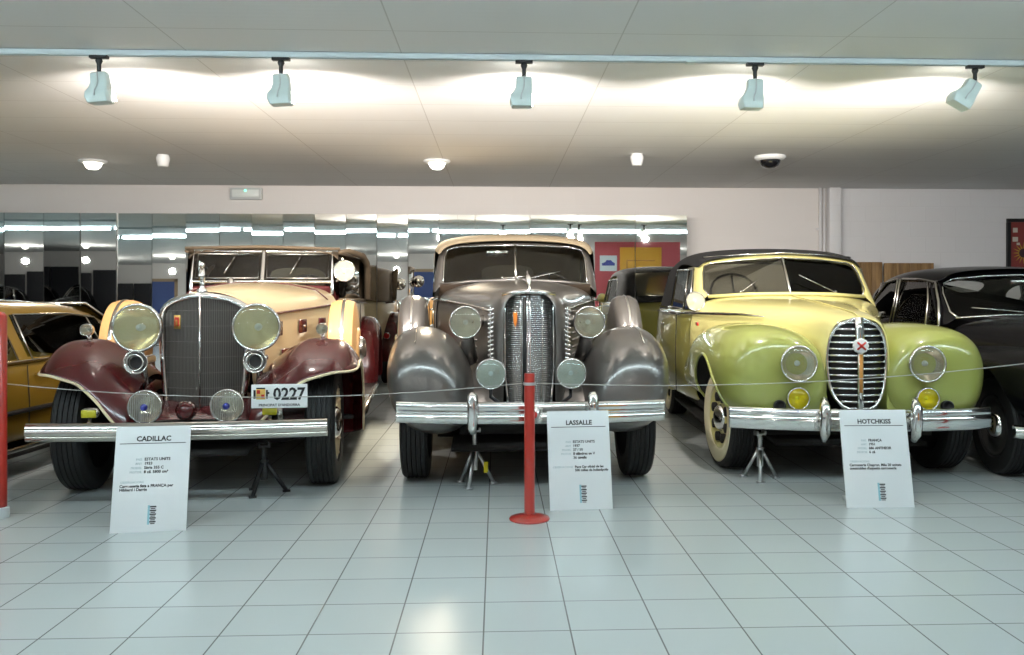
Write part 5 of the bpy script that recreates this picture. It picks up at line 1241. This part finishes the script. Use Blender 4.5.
# ================================================================== CAR 5: gold three-box saloon, tail towards the camera
def build_gold():
    # local y runs from nose to tail
    t = thing('gold_saloon', (0, 0, 0), 0, 'gold ochre saloon with black side strip at the left edge behind the maroon car', 'car')
    hwb = .85
    c = MB(); c.box((0, 1.9, .30), (1.4, 4.2, .14)); c.build('chassis', DARK, t); MB().box((0, 1.4, .15), (1.62, 1.9, .02)).box((0, 3.2, .15), (1.3, 1.2, .02)).build('underbody_light_blocker', DARK, t)  # chassis, then added plates blocking light under the sills
    for x, y in ((-.72, 0), (.72, 0), (-.72, 2.75), (.72, 2.75)): wheel(t, x, y, .315, .19, STEEL, CHROME)
    U = [(-.78, .70, .68), (-.70, .79, .72), (-.3, .84, .755), (.8, .85, .775), (1.6, .85, .775), (2.6, .85, .775), (3.3, .84, .76), (3.62, .80, .74), (3.70, .74, .70)]
    rows = []
    for y, hw, zt in U:
        half = [(hw-.14, zt+.012), (hw-.03, zt), (hw-.005, zt-.04), (hw+.01, .56), (hw, .44), (hw-.01, .30), (hw-.05, .20), (0, .18)]
        rows.append([(x, y, z) for x, z in mir(half)])
    bo = MB().grid(rows, False, False, (), True, True).build('body', [GOLD, DARK], t, sub=2)
    for x, y in ((-1, 0), (1, 0), (-1, 2.75), (1, 2.75)):
        MB().lathe([(.345, .0), (.36, .012), (.37, .0)], (x*.855, y, .32), (x, 0, 0), 36).build('arch_lip', CHROME, t)
        MB().lathe([(0, .004), (.345, .004)], (x*.852, y, .32), (x, 0, 0), 36).build('wheel_opening', DARK, t)
        MB().lathe([(.0, .03), (.10, .028), (.20, .015), (.21, .006)], (x*.852, y, .315), (x, 0, 0), 30).build('wheel_cover', STEEL, t)
    hd = MB().grid(arch([(-.76, [(.70, .66), (.5, .69), (0, .70)]), (-.55, [(.76, .72), (.5, .775), (0, .79)]), (-.36, [(.80, .78), (.5, .815), (0, .83)])])).build('hood', GOLD, t, sub=2, solid=.012)
    bt = MB().grid(arch([(2.95, [(.80, .77), (.5, .80), (0, .81)]), (3.4, [(.78, .755), (.5, .785), (0, .795)]), (3.70, [(.72, .69), (.5, .72), (0, .73)])])).build('boot_lid', GOLD, t, sub=2, solid=.012)
    # greenhouse shell with window openings
    T = [(-.42, .80, .80, .0), (.32, .655, 1.175, 1), (.80, .638, 1.222, 1), (1.46, .632, 1.238, 1), (1.62, .632, 1.238, 1), (2.25, .632, 1.228, 1), (2.42, .64, 1.20, 1), (2.95, .79, .80, 0)]
    rows = []
    for y, hw, zt, k in T:
        zb = .775; e = max(.015, zt-zb-.02)
        wb = .835
        ht = hw
        half = [(wb, zb), (wb-(wb-ht)*.1, zb+e*.08), (wb-(wb-ht)*.80, zb+e*.72), (ht-.03, zb+e*.93), (ht-.16, zb+e*.99), (0, zt)]
        rows.append([(x, y, z) for x, z in mir(half)])
    nn = len(rows[0]); sk = set()
    for j in (1, 2, 4): sk |= {(j, 1), (j, nn-3)}
    sk |= {(0, i) for i in range(4, nn-5)} | {(6, i) for i in range(4, nn-5)}
    sk |= {(0, 3), (0, nn-5), (6, 3), (6, nn-5)}
    MB().grid(rows, False, False, sk).build('roof', GOLD, t, sub=1, solid=.02, off=-1)
    wb = .835
    for s in (-1, 1):
        # side glass, chrome frames, door seam, handle, strip
        a = [(s*.818, .06, .80), (s*.818, 1.50, .80), (s*.672, 1.48, 1.10), (s*.690, .33, 1.07)]
        pane(t, a, DGLASS)
        pane(t, [(s*.818, 1.62, .80), (s*.818, 2.40, .80), (s*.675, 2.30, 1.10), (s*.672, 1.60, 1.10)], DGLASS)
        MB().tube([(s*.826, .12, .79), (s*.70, .34, 1.06), (s*.682, .75, 1.095), (s*.676, 1.44, 1.10), (s*.826, 1.46, .79)], .008, 6).build('window_frame', DCHROME, t)
        MB().tube([(s*.826, 1.63, .79), (s*.676, 1.62, 1.10), (s*.678, 2.30, 1.095), (s*.826, 2.42, .79)], .008, 6).build('window_frame', DCHROME, t)
        MB().tube([(s*.826, .40, .79), (s*.690, .46, 1.07)], .007, 6).build('quarter_light_bar', DCHROME, t)
        MB().tube([(s*.845, -.6, .775), (s*.848, .8, .788), (s*.848, 2.6, .788), (s*.84, 3.3, .772)], .008, 6).build('belt_trim', CHROME, t)
        MB().tube([(s*.865, .40, .455), (s*.868, 1.4, .455), (s*.868, 2.34, .455)], .016, 8).build('side_strip', BLKPL, t)
        MB().tube([(s*.86, .06, .22), (s*.868, .06, .5), (s*.852, .06, .76)], .0035, 5).build('door_gap', DARK, t)
        MB().tube([(s*.86, 1.57, .22), (s*.868, 1.57, .5), (s*.852, 1.57, .76)], .0035, 5).build('door_gap', DARK, t)
        MB().tube([(s*.855, 1.36, .69), (s*.885, 1.36, .695), (s*.885, 1.48, .69), (s*.855, 1.48, .685)], .010, 8).build('door_handle', CHROME, t)
        m_ = MB().lathe([(0, -.05), (.05, -.04), (.065, 0), (.06, .012), (0, .016)], (s*.90, .22, .86), (0, 1, 0), 20); m_.build('door_mirror', CHROME, t)
        MB().box((s*.845, 1.5, .20), (.03, 2.0, .03)).build('sill_trim', CHROME, t, bevel=.006)
        MB().box((s*.60, 3.70, .60), (.32, .06, .14)).build('tail_lamp', pm('tail_red_lens', (.35, .02, .01), .2, 0, 1), t, bevel=.02)
        lamp(t, 'headlight', s*.60, -.80, .58, .09, .08, CHROME, LENS, REFL)
    pane(t, [(-.76, -.36, .83), (.76, -.36, .83), (.60, .30, 1.15), (-.60, .30, 1.15)], DGLASS, 'windshield_glass')
    pane(t, [(-.75, 2.88, .83), (.75, 2.88, .83), (.58, 2.46, 1.16), (-.58, 2.46, 1.16)], DGLASS, 'rear_window')
    MB().tube([(-.76, -.38, .82), (.76, -.38, .82), (.62, .31, 1.172), (-.62, .31, 1.172)], .010, 6, True).build('windshield_trim', CHROME, t)
    MB().box((0, -.80, .58), (.7, .03, .16)).build('front_grille', BLKPL, t, bevel=.01)
    MB().grid(bumper_rows(.86, -.90, .12, .40, .06, [(0, 1), (-.03, .5), (-.03, -.5), (0, -1), (.012, -1), (.012, 1)]), True, False, (), True, True).build('front_bumper', CHROME, t)
    MB().grid(bumper_rows(.86, 3.82, -.12, .40, .06, [(0, 1), (.03, .5), (.03, -.5), (0, -1), (-.012, -1), (-.012, 1)]), True, False, (), True, True).build('rear_bumper', CHROME, t)
    bench(t, 1.5, .62, .42, BLKPL, .45); bench(t, 2.3, .62, .42, BLKPL, .42)
    steering(t, -.32, .85, .84, .18)
    # B pillar base of windscreen at image depth 7.40, right flank at r = -3.5
    (x, y, z), rz = place(-4.33, 7.72, -.0)
    t.location = (x, y, 0); t.rotation_euler = (0, 0, rz+PI)
    return t
build_gold()

# dark cars across the hall, seen only in the mirrors
for k, (x, y, a, lab) in enumerate(((-14.3, -4.3, 182, 'black saloon across the hall, reflected in the mirrors left of the maroon car'), (-5.4, -4.8, 176, 'black saloon across the hall, reflected in mirrors between the maroon and grey cars'), (-17.0, -4.3, 180, 'black saloon across the hall, reflected in the leftmost mirrors'))):
    b2 = copy_tree(black); b2.location = (x, y, 0); b2.rotation_euler = (0, 0, R(a)); b2['label'] = lab
# ================================================================== camera, world, view
cd = bpy.data.cameras.new('camera'); co = bpy.data.objects.new('camera', cd); COL.objects.link(co)
cd.sensor_fit = 'HORIZONTAL'; cd.sensor_width = 36; cd.lens = F/1024*36
cd.shift_x = -(CX-512)/1024; cd.shift_y = -(327.5-HY)/1024
co.location = (0, 0, H); co.rotation_euler = (R(90), 0, -PSI)
cd.clip_start = .05
S.camera = co
wd = bpy.data.worlds.new('world'); S.world = wd; wd.use_nodes = True
wd.node_tree.nodes['Background'].inputs[0].default_value = (.6, .7, .75, 1); wd.node_tree.nodes['Background'].inputs[1].default_value = .3
S.view_settings.view_transform = 'Standard'; S.view_settings.look = 'None'; S.view_settings.gamma = 1
S.view_settings.use_curve_mapping = False
S.view_settings.exposure = 0.2
